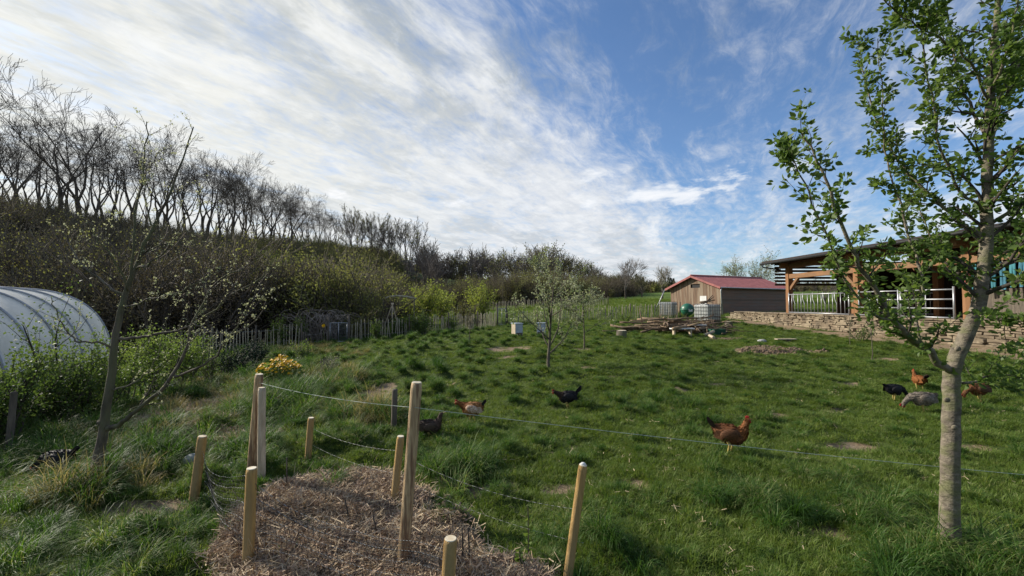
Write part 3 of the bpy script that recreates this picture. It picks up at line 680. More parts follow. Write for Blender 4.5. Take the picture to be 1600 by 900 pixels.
sc_kinds = [shrub_mesh(300, 4.2, 3, 13, 'leaf_olive', (.06, .12), 30), shrub_mesh(301, 4.6, 3, 13, 'leaf_brown', (.05, .10), 26), shrub_mesh(302, 3.8, 3, 13, 'leaf_olive', (.06, .12), 30), shrub_mesh(303, 3.2, 3, 14, 'leaf_brown', (.05, .10), 26), brush_mesh(304, 5.2), brush_mesh(307, 4.5)]
SX = []; SY = []; SS = []; SV = []
for k in range(4600):
    y = rnd.uniform(18, 165); x = rnd.uniform(-72, -8)
    edge = min(-.26 * y - 2, -15 if y < 26 else 0)
    if x > edge or abs(x) > 1.45 * y + 6: continue
    if vnoise(x, y, .09, 61) < .12: continue
    if x > -30 and y > 125: continue
    dd = 1 if y < 90 else 1.15
    bare_ = rnd.random() < (.5 if 800 + x / y * F < 390 else .2)
    SX.append(x); SY.append(y); SS.append(rnd.uniform(.7, 1.45) * dd * (1.1 if x > -55 else .8 if x > -64 else .5)); t = vnoise(x, y, .06, 62)
    pxx = 800 + x / y * F; SV.append(rnd.choice((4, 5)) if bare_ else (0 if rnd.random() < .5 else 2) if t + rnd.uniform(-.15, .15) + (.14 if y > 60 else -.16) - max(0, 400 - pxx) / 300 + (.2 if pxx > 400 else 0) > .5 else (1 if rnd.random() < .6 else 3))
SX, SY, SS = map(np.array, (SX, SY, SS)); n = len(SX); print('scrub', n)
scatter('hillside_undergrowth', sc_kinds, np.c_[SX, SY, ground(SX, SY) - .1], np.c_[rng.normal(0, .1, n), rng.normal(0, .1, n), rng.uniform(0, 6.28, n)], np.c_[SS, SS, SS * .95], SV)

# distant forest skyline far behind the meadow (uncountable)
def conifer_mesh(seed, h):
    r = np.random.default_rng(seed); n = 700; t = r.random(n) ** .8; rad = (1 - t) * h * .17 * r.uniform(.6, 1.05, n) + .05; a = r.uniform(0, 6.28, n)
    C = np.c_[rad * np.cos(a), rad * np.sin(a), t * h]; D = np.c_[np.cos(a), np.sin(a), -.35 + 0 * a]
    V, Fq = leaves(C, D + randdir(n) * .4, r.uniform(.5, 1.0, n)); return mesh_np('conifer', V, Fq, M['leaf_conifer'])
fk = [conifer_mesh(1, 13), conifer_mesh(2, 11), shrub_mesh(305, 9, 6, 14, 'leaf_brown', (.5, .9), 2.2), shrub_mesh(306, 8, 6, 14, 'leaf_olive', (.5, .9), 2.2)]
n = 900; px = rng.uniform(560, 1800, n); Y = rng.uniform(185, 270, n); X = (px - 800) / F * Y; conif = (px > 905) & (px < 975)
vr = np.where(rng.random(n) < np.where(conif, .85, .15), rng.integers(0, 2, n), rng.integers(2, 4, n)); s_ = rng.uniform(.6, .9, n) * np.where(px > 1060, .6, .85)
scatter('distant_forest', fk, np.c_[X, Y, ground(X, Y) - .2], np.c_[np.zeros(n), np.zeros(n), rng.uniform(0, 6.28, n)], np.c_[s_, s_, s_], vr)

# ------------------------------------------------------------------ mid-distance trees
mA = [tree_thing('budding_tree', bare_tree(400 + i, 10, 3, (5, 8), (25, 55), r0=.16, trunk_frac=.25, ratio=(.4, .65), wig=.15), 'bark_far', 'twig_far', 'x', 'tree', leafm='leaf_olive', per_m=2.6, ls=(.15, .32), minr=.028, jitter=.25, leaf_levels=(2, 3)) for i in range(2)]
mB = [tree_thing('leafless_tree', bare_tree(410 + i, 10, 3, (6, 9), (25, 55), r0=.16, trunk_frac=.25, ratio=(.45, .7), wig=.15), 'bark_far', 'twig_pale', 'x', 'tree', minr=.03) for i in range(2)]
mC = [tree_thing('leafless_tree', bare_tree(420 + i, 9, 3, (6, 9), (25, 60), r0=.16, trunk_frac=.2, ratio=(.45, .7), wig=.15), 'bark_far', 'twig_far', 'x', 'tree', minr=.03) for i in range(2)]
midtrees = []
for i in range(44):
    px = 662 + i * 7.4 + rnd.uniform(-5, 5); Y = rnd.uniform(82, 118); pr = [mA, mB, mC, mA][rnd.randint(0, 3)]
    top = np.interp(px, [660, 700, 720, 760, 800, 850, 890, 940, 990], [395, 405, 408, 405, 406, 398, 412, 428, 440])
    X = (px - 800) / F * Y; zt = P(px, top, Y).z; h = max(4, zt - gz(X, Y)) * rnd.uniform(1.15, 1.5)
    kind_ = 'olive green budding tree' if pr is mA else ('pale grey leafless tree' if pr is mB else 'dark leafless tree')
    q = pr[i % 2]; hh = 10 if pr is not mC else 9
    place(q, X, Y, h / hh, kind_ + ' in the tree belt beyond the paling fence', 'trees in the belt beyond the paling fence')
# undergrowth below the belt
n = 620; px = rng.uniform(600, 1000, n); Y = rng.uniform(52, 110, n); X = (px - 800) / F * Y; keep = (px < 870 + (Y - 52) * 4.5); X, Y = X[keep], Y[keep]; n = len(X)
s_ = rng.uniform(.6, 1.15, n); scatter('belt_undergrowth', sc_kinds, np.c_[X, Y, ground(X, Y) - .1], np.c_[np.zeros(n), np.zeros(n), rng.uniform(0, 6.28, n)], np.c_[s_, s_, s_], rng.choice([0, 1, 1, 3, 2], n))
def gtree(px, py, Ytop, proto_out, *a): pass
def solo(name, seed, px, base, top, Y, label, barkm='bark_far', twigm='twig_far', leafm=None, per=0, ls=(.1, .2), **k):
    X = (px - 800) / F * Y; g = gz(X, Y); h = P(px, top, Y).z - g
    o = bare_tree(seed, h, **k)
    zmax = max(p.z for _, ps, _ in o for p in ps); f = h / zmax
    t = tree_thing(name, o, barkm, twigm, label, 'tree', None, leafm, per, ls, minr=.00022 * Y, jitter=.1)
    t.location = (X, Y, g - .05); t.scale = (f, f, f); return t
solo('leafless_tree', 501, 978, 474, 399, 62, 'round-crowned leafless tree alone on the field beyond the fence', twigm='twig_pale', r0=.13, mx=4, kids=(4, 6), trunk_frac=.28)
solo('blossoming_tree', 502, 1036, 474, 414, 58, 'pale blossoming tree left of the red-roofed shed', twigm='twig_pale', leafm='blossom', per=3.2, ls=(.08, .16), r0=.1, mx=3, kids=(6, 9), trunk_frac=.25)
solo('budding_tree', 503, 1003, 474, 425, 70, 'small olive tree between the lone leafless tree and the blossoming tree', leafm='leaf_olive', per=3, ls=(.1, .2), r0=.1, mx=3, kids=(5, 8), trunk_frac=.25)
solo('blossoming_tree', 504, 1168, 470, 388, 50, 'blossoming tree rising behind the red shed roof', twigm='twig_pale', leafm='leaf_grey', per=9, ls=(.08, .17), r0=.14, mx=3, kids=(7, 10), trunk_frac=.2, spread=(30, 60), open_=(20, 55))
solo('leafless_tree', 505, 1290, 470, 432, 44, 'crooked leafless tree seen through the open barn bay', r0=.1, mx=3, kids=(4, 6), trunk_frac=.3)
for i, (px, Y, top, nm) in enumerate([(940, 72, 440, 'low olive bush at the left end of the green field'), (955, 66, 452, 'rounded bush at the foot of the lone leafless tree')]):
    X = (px - 800) / F * Y; h = P(px, top, Y).z - gz(X, Y)
    o = link('bush', shrub_mesh(520 + i, h, h, 14, 'leaf_olive', (.1, .2), 8), None, nm, 'bush'); o.location = (X, Y, gz(X, Y))
# bushes behind and in front of the fence
def bush(px, Y, top, label, leafm, seed, wide=1., per=16, ls=(.06, .13), n=16, name='bush', group=None, twigm='twig_far'):
    X = (px - 800) / F * Y; g = gz(X, Y); h = P(px, top, Y).z - g
    rn = random.Random(seed); out = []
    for k in range(n):
        a = rn.uniform(0, 6.283); sp_ = R(rn.uniform(3, 42)) * wide; dd = Vector((math.cos(a) * math.sin(sp_), math.sin(a) * math.sin(sp_), math.cos(sp_)))
        grow(Vector((rn.gauss(0, h * .08 * wide), rn.gauss(0, h * .08 * wide), -.05)), dd, h * rn.uniform(.55, .95), .012 * h, 1, 2, out, rn, 5, .13, .05, (5, 8), (20, 50), (.3, .55), .3)
    t = thing(name, label, 'bush', (X, Y, g), 0, group)
    link('stems', tubes(out, (1, 2), 3, .0002 * Y + .001).mesh('stems', M[twigm]), t)
    per *= 1.9; C, D = along(out, (1, 2), per); m_ = len(C); C = C + rng.normal(0, .035 * h, (m_, 3)); k = C[:, 2] > h * .12; C, D = C[k], D[k]; m_ = len(C)
    link('foliage', leaf_mesh('foliage', C, D * .6 + randdir(m_), rng.uniform(*ls, m_), M[leafm]), t); return t
for i, (px, Y, top, lb) in enumerate([(432, 66, 388, 'yellow-green willow bush highest on the slope below the ridge trees'), (470, 62, 398, 'yellow-green willow bush in the middle of the slope'), (505, 66, 396, 'broad olive willow bush on the slope behind the arbour'),
        (545, 70, 402, 'yellow-green willow bush on the slope below the slim trees'), (590, 72, 412, 'olive willow bush at the lower end of the slope'), (448, 46, 428, 'low willow bush near the foot of the slope, left'), (620, 74, 425, 'last olive willow bush before the tree belt'), (555, 50, 436, 'low yellow-green willow bush near the foot of the slope')]):
    bush(px, Y, top, lb, ['leaf_yellowish', 'leaf_olive'][i in (2, 4, 6)], 700 + i, 1.2, 5, (.14, .28), 22, 'willow_bush', 'willow bushes on the slope')
bush(662, 36, 438, 'tall yellow-green willow bush behind the fence beside the tripod', 'leaf_yellowish', 530, .95, 9, (.10, .2), 22)
bush(690, 40, 452, 'yellow-green bush to the right of the tall willow bush', 'leaf_yellowish', 531, .8, 9, (.10, .2))
bush(750, 33, 442, 'pointed bright green bush behind the fence left of the wire gate', 'leaf_yellowish', 532, .7, 12, (.08, .16), 20)
bush(725, 34, 470, 'rusty green low bush beside the pointed bush', 'leaf_olive', 533, 1., 12, (.08, .16))
bush(802, 62, 444, 'dark red leaved bush in front of the tree belt', 'leaf_red', 534, .9, 8, (.12, .25))
bush(655, 24, 486, 'dark green shrub overgrowing the paling fence', 'leaf_bush', 535, 1.1, 22, (.05, .1), 20)
bush(628, 24, 492, 'smaller green shrub leaning on the paling fence', 'leaf_bush', 536, .9, 20, (.05, .1))
bush(700, 26, 490, 'light green climbing shrub on the paling fence', 'leaf_fresh', 537, 1.4, 20, (.05, .1))
bush(735, 28, 488, 'twiggy shrub at the fence bend', 'leaf_olive', 538, 1.1, 14, (.05, .1))
bush(585, 22.5, 494, 'young green shrub right of the garden gate', 'leaf_fresh', 539, .7, 16, (.05, .1), 8)
bush(555, 23.5, 488, 'hazel shrub behind the garden gate', 'leaf_olive', 540, .8, 12, (.06, .1), 12)
bush(430, 21, 495, 'light green shrub at the left paling run', 'leaf_fresh', 541, .9, 14, (.05, .1), 10)
bush(470, 22, 490, 'slim green shrub beside the withered arbour', 'leaf_fresh', 542, .5, 14, (.05, .1), 8)
bush(900, 25, 480, 'grey green shrub in front of the fence', 'leaf_grey', 543, .9, 10, (.04, .08), 10)
bush(395, 35, 430, 'greyish willow shrub with narrow leaves behind the fence', 'leaf_olive', 544, .8, 14, (.08, .18), 18)
bush(980, 27, 487, 'leafy bramble hanging over the fence', 'leaf_fresh', 545, 1.5, 14, (.05, .1), 10)
for i, (px, Y, top, wd, lab, lm, per, lsz) in enumerate([(400, 13.5, 528, 1.2, 'dark green rounded shrub in the wild garden strip', 'leaf_conifer', 26, (.04, .07)), (372, 12.0, 538, 1.2, 'second dark low shrub left of the rounded one in the garden strip', 'leaf_conifer', 24, (.04, .07)),
        (515, 11.0, 548, 1.0, 'thin pale twiggy shrub between the marigolds and the meadow', 'leaf_grey', 9, (.02, .04)), (490, 9.0, 575, 1.1, 'dry twiggy shrub right of the marigolds', 'leaf_grey', 8, (.02, .04)), (475, 14.5, 530, .8, 'fresh green shoots before the low paling stretch', 'leaf_fresh', 12, (.04, .07)),
        (545, 8.6, 598, 1.1, 'wiry straw-coloured shrub beside the trodden path', 'leaf_grey', 6, (.02, .035)), (330, 11.5, 535, 1.0, 'loose green shrub at the top of the brown garden bed', 'leaf_bush', 18, (.03, .06))]):
    bush(px, Y, top, lab, lm, 580 + i, wd, per, lsz, 16, 'garden_shrub', None, 'twig_pale')
# big currant hedge beside the polytunnel: countable bushes
for i, (px, Y, top, wd, lab, lm) in enumerate([(20, 5.8, 520, .7, 'leafy bush at the left frame edge before the polytunnel', 'leaf_bush'), (85, 6.6, 545, .9, 'currant bush with dark bare lower stems before the polytunnel', 'leaf_bush'),
        (140, 7.2, 535, .9, 'currant bush directly behind the leaning apple tree', 'leaf_bush'), (196, 7.8, 522, .9, 'light green currant bush right of the apple trunk', 'leaf_fresh'),
        (240, 9.0, 500, .8, 'tall light green bush at the polytunnel end', 'leaf_fresh'), (290, 10.5, 505, .8, 'last light green bush of the currant row', 'leaf_fresh'), (82, 6.9, 470, .22, 'single tall leafy shoot standing above the currant bushes', 'leaf_bush')]):
    bush(px, Y, top, lab, lm, 560 + i, wd * 1.1, 42 if i < 6 else 30, (.028, .055), 15 if i < 6 else 3, 'currant_bush', 'bushes beside the polytunnel', 'bark_dark')

# ------------------------------------------------------------------ foreground trees
def poly(pl, r0, r1, sub=4, wig=.006, seed=0):
    """smooth polyline through control points (world), returns pts, radii"""
    rn = random.Random(seed); c = [Vector(p) for p in pl]; pts = []
    for i in range(len(c) - 1):
        p0 = c[max(i - 1, 0)]; p1 = c[i]; p2 = c[i + 1]; p3 = c[min(i + 2, len(c) - 1)]
        for k in range(sub):
            t = k / sub; q = .5 * ((2 * p1) + (p2 - p0) * t + (2 * p0 - 5 * p1 + 4 * p2 - p3) * t * t + (3 * p1 - p0 - 3 * p2 + p3) * t ** 3)
            pts.append(q + Vector((rn.gauss(0, wig), rn.gauss(0, wig), rn.gauss(0, wig))))
    pts.append(c[-1]); n = len(pts) - 1
    return pts, [r0 + (r1 - r0) * (i / n) ** .8 for i in range(n + 1)]
def side_twigs(pl, rad, per_m, L, out, rn, mx=2, upb=.25, spread=(35, 75), t0=.1, kids=(1, 3)):
    tot = sum((b - a).length for a, b in zip(pl, pl[1:])); n = int(tot * per_m)
    for k in range(n):
        t = t0 + (1 - t0) * (k + rn.random()) / n; x = t * (len(pl) - 1); i = min(int(x), len(pl) - 2); fr = x - i
        b = pl[i].lerp(pl[i + 1], fr); dd = (pl[i + 1] - pl[i]).normalized(); ax = dd.orthogonal().normalized(); ax.rotate(Matrix.Rotation(rn.uniform(0, 6.283), 3, dd))
        nd = dd.copy(); nd.rotate(Matrix.Rotation(R(rn.uniform(*spread)), 3, ax)); nd.z += upb
        grow(b, nd, L * rn.uniform(.4, 1.2) * (1.15 - .6 * t), max(.0025, rad[i] * .4), 1, mx, out, rn, 4, .12, .06, kids, (25, 60), (.4, .7), .35, .25)
# -- right-hand tree with glossy leaves, trunk base at (1487, 860)
YR = 3.12
def right_tree():
    base = P(1487, 858, YR); z0 = gz(base.x, base.y)
    t = thing('fruit_tree', 'tall leafy fruit tree with smooth grey-brown trunk standing beside the hens', 'tree', (base.x, base.y, z0))
    off = Vector(t.location); Q = lambda px, py, dy=0.: P(px, py, YR + dy) - off
    tp, tr = poly([Q(1484, 880), Q(1484, 800), Q(1486, 700), Q(1487, 620), Q(1490, 572), Q(1508, 530), Q(1528, 480), Q(1541, 400), Q(1543, 300), Q(1546, 200), Q(1552, 100), Q(1560, 0), Q(1568, -120), Q(1572, -220)], .06, .022, 4, .003, 1)
    for i in range(len(tr)):
        zz_ = tp[i].z
        if zz_ < .22: tr[i] = .058 + (.22 - zz_) * .07
        elif zz_ < 1.25: tr[i] = .057 - .008 * (zz_ - .22)
        else: tr[i] = .047 - .032 * min(1, (zz_ - 1.25) / 3.0)
    mb = MB().tube(tp, tr, 20, True, .035)
    for (px, py, a) in ((1480, 625, 1), (1492, 668, 1), (1497, 545, 1)):      # knots where limbs were cut
        c = Q(px, py, -.07); mb.ball(c, (.022, .014, .018), 10, 6)
    mb.build('trunk', M['bark_cherry'], t, True)
    rn = random.Random(5); tw = []
    limbs = [
      ([Q(1490, 585), Q(1462, 560, -.05), Q(1425, 530, -.12), Q(1398, 505, -.2), Q(1360, 440, -.25), Q(1330, 385, -.3), Q(1296, 300, -.33), Q(1272, 240, -.3), Q(1250, 205, -.3)][:], .040, .006),
      ([Q(1440, 540, -.09), Q(1432, 500, 0.), Q(1440, 440, .1), Q(1425, 380, .2), Q(1400, 300, .25), Q(1385, 230, .3), Q(1378, 150, .3), Q(1372, 60, .35)], .020, .004),
      ([Q(1398, 505, -.2), Q(1350, 480, -.3), Q(1300, 390, -.4), Q(1262, 300, -.45), Q(1240, 255, -.5), Q(1226, 243, -.5)], .015, .003),
      ([Q(1535, 375), Q(1500, 345, .1), Q(1450, 300, .22), Q(1410, 260, .3), Q(1375, 200, .4), Q(1352, 120, .45), Q(1340, 60, .5)], .024, .004),
      ([Q(1542, 330), Q(1500, 300, -.15), Q(1470, 230, -.25), Q(1455, 150, -.3), Q(1440, 60, -.35), Q(1435, -40, -.4)], .016, .004),
      ([Q(1545, 220), Q(1515, 160, .1), Q(1490, 90, .2), Q(1478, 0, .25), Q(1470, -80, .3)], .018, .004),
      ([Q(1548, 160), Q(1520, 100, -.2), Q(1470, 60, -.3), Q(1430, 40, -.4), Q(1395, 10, -.45), Q(1375, -10, -.5)], .014, .003),
      ([Q(1542, 355), Q(1580, 330, -.05), Q(1625, 300, -.1), Q(1680, 240, -.15), Q(1730, 160, -.2)], .022, .006),
      ([Q(1546, 200), Q(1580, 120, .1), Q(1620, 60, .15), Q(1660, -20, .2)], .018, .004),
      ([Q(1549, 140), Q(1575, 80, -.15), Q(1590, 10, -.2), Q(1600, -70, -.25)], .014, .004),
      ([Q(1505, 600), Q(1530, 592, .1), Q(1570, 586, .2), Q(1620, 588, .3), Q(1680, 570, .35)], .014, .005),
      ([Q(1541, 420), Q(1565, 400, .25), Q(1600, 360, .4), Q(1640, 300, .5)], .015, .004),
      ([Q(1530, 470), Q(1500, 440, .2), Q(1470, 400, .35), Q(1440, 330, .45), Q(1420, 280, .5)], .013, .004),
      ([Q(1525, 490), Q(1540, 495, -.25), Q(1560, 500, -.35), Q(1575, 515, -.4)], .006, .003),
      ([Q(1543, 260), Q(1560, 180, .3), Q(1580, 100, .45), Q(1600, 30, .5)], .012, .004),
    ]
    for pl, r0, r1 in limbs:
        pp, rr = poly(pl, r0, r1, 4, .007, rn.randint(0, 999)); rr = [q * .7 for q in rr]; tw.append((0, pp, rr))
        MB().tube(pp, rr, 9, True).build('limb', M['bark_cherry'], t, True)
        side_twigs(pp, rr, 10, .30, tw, rn, 2, .35, (30, 70), .16)
    side_twigs(tp[24:], tr[24:], 14, .42, tw, rn, 2, .25, (45, 80), 0.)
    link('crown', tubes(tw, (1, 2), 5).mesh('crown', M['bark_dark'], True), t)
    # leaves in rosettes at the spurs
    C, D = along(tw, (1, 2), 17); C0, D0 = along(tw, (0,), 14)
    lo = C0[:, 2] > 1.15; C = np.r_[C, C0[lo]]; D = np.r_[D, D0[lo]]
    reps = rng.integers(4, 9, len(C)); C = np.repeat(C, reps, 0); D = np.repeat(D, reps, 0); n = len(C)
    dirs = D * .35 + randdir(n); dirs[:, 2] = dirs[:, 2] * .7 + .12; dirs /= np.linalg.norm(dirs, axis=1, keepdims=True)
    C = C + dirs * rng.uniform(.008, .03, n)[:, None] + rng.normal(0, .006, (n, 3))
    link('foliage', leaf_mesh('foliage', C, dirs, rng.uniform(.022, .054, n), M['leaf_deep'], LEAF8), t); print('right leaves', n)
right_tree()
# -- left leaning apple tree, pale opening buds
YL = 4.35
def left_tree():
    base = P(148, 765, YL); t = thing('apple_tree', 'leaning apple tree with pale opening buds beside the polytunnel', 'tree', (base.x, base.y, gz(base.x, base.y)))
    off = Vector(t.location); Q = lambda px, py, dy=0.: P(px, py, YL + dy) - off
    tp, tr = poly([Q(146, 790), Q(150, 740), Q(162, 670), Q(172, 600), Q(182, 520), Q(196, 460), Q(215, 410), Q(232, 370), Q(262, 310), Q(285, 250), Q(302, 198)], .085, .006, 4, .004, 3)
    n_ = len(tr)
    for i in range(n_): k = i / (n_ - 1); tr[i] = .046 * (1 - k) ** 1.25 + .005 + (.02 * max(0, 1 - k * 8))
    mb = MB().tube(tp, tr, 16, True, .05); mb.tube([Q(166, 664), Q(157, 660, -.02), Q(152, 661, -.03)], [.028, .024, .022], 10)
    mb.build('trunk', M['bark_grey'], t, True)
    rn = random.Random(9); tw = []
    limbs = [([Q(166, 670), Q(185, 664, -.1), Q(215, 640, -.15), Q(260, 600, -.2), Q(290, 545, -.2), Q(303, 505, -.2), Q(340, 440, -.2), Q(380, 420, -.25)], .032, .006),
             ([Q(270, 590, -.2), Q(310, 575, -.3), Q(345, 545, -.3), Q(375, 500, -.35), Q(395, 465, -.4)], .016, .004),
             ([Q(182, 530), Q(215, 527, .1), Q(255, 520, .1), Q(300, 508, .1), Q(350, 470, .1), Q(400, 440, .15), Q(425, 420, .2)], .020, .005),
             ([Q(176, 545), Q(150, 535, -.1), Q(125, 533, -.15), Q(105, 520, -.15), Q(88, 490, -.2), Q(80, 465, -.2)], .014, .004),
             ([Q(195, 460), Q(160, 440, .1), Q(130, 415, .15), Q(110, 385, .2), Q(95, 360, .2)], .016, .004),
             ([Q(205, 440), Q(210, 370, -.05), Q(218, 300, -.05), Q(225, 240, -.05), Q(229, 190, -.05)], .017, .005),
             ([Q(200, 455), Q(175, 400, -.2), Q(150, 370, -.3), Q(135, 340, -.35)], .012, .003),
             ([Q(222, 395), Q(260, 380, .2), Q(300, 370, .3), Q(330, 385, .3)], .012, .003),
             ([Q(212, 420), Q(250, 400, -.2), Q(290, 345, -.3), Q(310, 300, -.35)], .013, .003),
             ([Q(240, 360), Q(225, 300, .1), Q(235, 260, .15), Q(250, 235, .15)], .010, .003),
             ([Q(190, 480), Q(230, 470, -.3), Q(280, 455, -.45), Q(330, 430, -.5)], .012, .003),
             ([Q(178, 610), Q(205, 600, .3), Q(230, 580, .4), Q(250, 545, .45), Q(258, 500, .5)], .012, .003),
             ([Q(303, 505, -.2), Q(330, 520, -.3), Q(370, 520, -.35), Q(400, 500, -.4), Q(415, 470, -.4)], .010, .003)]
    for pl, r0, r1 in limbs:
        pp, rr = poly(pl, r0, r1, 4, .008, rn.randint(0, 999)); rr = [q * .85 for q in rr]; tw.append((0, pp, rr))
        MB().tube(pp, rr, 8, True).build('limb', M['bark_grey'], t, True)
        side_twigs(pp, rr, 6.5, .40, tw, rn, 2, .25, (30, 65), .25, (1, 3))
    side_twigs(tp[16:], tr[16:], 4, .35, tw, rn, 2, .25, (40, 70), 0.)
    link('crown', tubes(tw, (1, 2), 4).mesh('crown', M['bark_dark'], True), t)
    C, D = along(tw, (1, 2), 20); C0, D0 = along(tw, (0,), 12); lo = C0[:, 2] > 1.6; C = np.r_[C, C0[lo]]; D = np.r_[D, D0[lo]]
    reps = rng.integers(1, 5, len(C)); C = np.repeat(C, reps, 0); D = np.repeat(D, reps, 0); n = len(C); dirs = D * .5 + randdir(n) + np.array([0, 0, .4])
    C = C + rng.normal(0, .007, (n, 3))
    link('foliage', leaf_mesh('foliage', C, dirs, rng.uniform(.012, .025, n), M['leaf_bud'], LEAF4), t); print('left leaves', n)
left_tree()
def small_tree(px, py, top, label, seed, lean=0, leafm='leaf_grey', dens=16, spread=1., ls=(.03, .06), r=.04, nl=9, low=.25, Y=None):
    x, y = G(px, py) if Y is None else ((px - 800) / F * Y, Y); g = gz(x, y); h = P(px, top, y).z - g; rn = random.Random(seed); tw = []
    t = thing('young_tree', label, 'tree', (x, y, g))
    tp, tr = poly([(0, 0, -.1), (.01 * h, 0, h * .2), (lean * .5, 0, h * .5), (lean, .03, h * .8), (lean * 1.3, 0, h)], r, .006, 4, .01 * h / 3, seed)
    MB().tube(tp, tr, 9).build('trunk', M['bark_grey'], t, True)
    for k in range(nl):
        a = 6.283 * k / nl * 1.618 + rn.random(); tt = low + (.85 - low) * k / nl; i = int(tt * (len(tp) - 1)); d = Vector((math.cos(a), math.sin(a), rn.uniform(.5, 1.1)))
        st = len(tw); grow(tp[i], d, h * rn.uniform(.3, .48) * spread * (1.2 - tt * .6), tr[i] * .6, 0, 2, tw, rn, 5, .1, .10, (4, 7), (20, 55), (.35, .6), .3)
    tw2 = [(l_ + 0, p_, r_) for l_, p_, r_ in tw]
    for l_, p_, r_ in tw2:
        if l_ == 0: MB().tube(p_, r_, 6).build('limb', M['bark_grey'], t, True)
    link('crown', tubes(tw2, (1, 2), 3, .0003 * y).mesh('crown', M['bark_grey']), t)
    C, D = along(tw2, (1, 2), dens); n = len(C); C = C + rng.normal(0, .02, (n, 3))
    link('foliage', leaf_mesh('foliage', C, D * .4 + randdir(n), rng.uniform(*ls, n), M[leafm]), t); return t
small_tree(857, 578, 412, 'young pale-leaved fruit tree in the middle of the meadow', 600, .15, dens=26, ls=(.035, .075), r=.05, nl=13, spread=1.15, low=.2)
small_tree(912, 545, 448, 'young fruit tree behind the pale-leaved one, on a thin straight trunk', 601, 0, dens=22, ls=(.04, .08), r=.032, nl=11, low=.36, spread=1.25)
small_tree(733, 538, 478, 'thin sapling before the fence bend', 602, .1, 'leaf_olive', 10, 1., (.03, .05), .02, 6, .4)
small_tree(1363, 572, 500, 'thin sapling before the stone wall beside a small bush', 603, .02, 'leaf_bush', 5, .6, (.03, .05), .012, 4, .6)
small_tree(1328, 540, 495, 'thin sapling close to the stone wall below the feed barrier', 604, .02, 'leaf_bush', 5, .6, (.03, .05), .012, 4, .6)
b_ = bush(1345, 15.2, 505, 'low green bush at the foot of the stone wall', 'leaf_bush', 605, 1.2, 20, (.03, .06), 10)

# ------------------------------------------------------------------ polytunnel
def film_mat():
    m = bpy.data.materials.new('white_film'); m.use_nodes = True; T = NT(m.node_tree); m.node_tree.nodes.clear()
    out = T.n('ShaderNodeOutputMaterial'); p = T.n('ShaderNodeBsdfPrincipled'); p.inputs['Roughness'].default_value = .32; p.inputs['Specular IOR Level'].default_value = .4
    tc = T.n('ShaderNodeTexCoord').outputs['Object']; n = T.noise(tc, 1.8, 6, .6, .8)
    col = T.mix(T.sstep(n, .35, .7), (.84, .83, .78), (.72, .71, .66)); T.l(col, p.inputs['Base Color'])
    b = T.n('ShaderNodeBump'); b.inputs['Strength'].default_value = .5; b.inputs['Distance'].default_value = .03
    mp = T.n('ShaderNodeMapping'); mp.inputs['Scale'].default_value = (1.2, .5, 1.2); T.l(tc, mp.inputs[0]); T.l(T.noise(mp.outputs[0], 3., 5, .6, 1.), b.inputs['Height']); T.l(b.outputs[0], p.inputs['Normal'])
    tr = T.n('ShaderNodeBsdfTranslucent'); tr.inputs[0].default_value = (.75, .78, .76, 1); mx = T.n('ShaderNodeMixShader'); mx.inputs[0].default_value = .35
    T.l(p.outputs[0], mx.inputs[1]); T.l(tr.outputs[0], mx.inputs[2]); T.l(mx.outputs[0], out.inputs[0]); return m
def polytunnel():
    a = Vector((-6.6, 4.0, 0)); b = Vector((-12.4, 13.3, 0)); d = (b - a); L = d.length; ang = math.atan2(d.y, d.x) - math.pi / 2
    wd = 4.6; hh = 2.55; base = -.35
    # local frame: y along the tunnel, x to its right-hand side; its right foot line runs from a to b
    right = Vector((math.cos(ang), math.sin(ang), 0)); cpos = a - right * wd / 2
    t = thing('polytunnel', 'white polytunnel greenhouse with curved hoops at the left edge of the meadow', 'greenhouse', (cpos.x, cpos.y, base), ang)
    nh = 9; sp_ = L / (nh - 1); npf = 40; nl = (nh - 1) * 10 + 1
    prof = []
    for k in range(npf + 1):
        th = math.pi * k / npf; c, s = math.cos(th), math.sin(th)
        prof.append((math.copysign(abs(c) ** .72, c) * wd / 2, abs(s) ** .80 * hh))
    V = []; Fq = []
    for j in range(nl):
        yy = L * j / (nl - 1); ph = (j % 10) / 10.; sag = math.sin(math.pi * ph)
        for k, (x, z_) in enumerate(prof):
            f = 1 - .022 * sag
            V.append((x * f, yy, z_ * f))
    W = npf + 1
    for j in range(nl - 1):
        for k in range(npf): Fq.append((j * W + k, j * W + k + 1, (j + 1) * W + k + 1, (j + 1) * W + k))
    fm = film_mat(); link('cover', mesh_np('cover', V, Fq, fm, True), t)
    gm = mat('hoop_steel', (.40, .41, .43), (.30, .31, .33), 4, .5, metal=.3)
    for j in range(nh):
        yy = sp_ * j; MB().tube([Vector((x * 1.006, yy, z_ * 1.006)) for x, z_ in prof], .022, 8).build('hoop', gm, t, True)
    for j in range(nh - 1):                       # lighter tape seam beside each hoop
        yy = sp_ * j + .12; mb = MB()
        for (x, z_), (x2, z2) in zip(prof, prof[1:]): mb.face([(x * 1.001, yy - .05, z_ * 1.001), (x2 * 1.001, yy - .05, z2 * 1.001), (x2 * 1.001, yy + .05, z2 * 1.001), (x * 1.001, yy + .05, z_ * 1.001)])
        mb.build('seam_tape', M['white'], t, True)
    for yy in (0, L):                             # end walls
        mb = MB(); mb.face([(x, yy, z_) for x, z_ in prof]); mb.build('end_wall', fm, t)
    MB().box((wd / 2 + .02, L / 2, .10), (.05, L, .28)).build('base_board', M['wood_old'], t)
polytunnel()

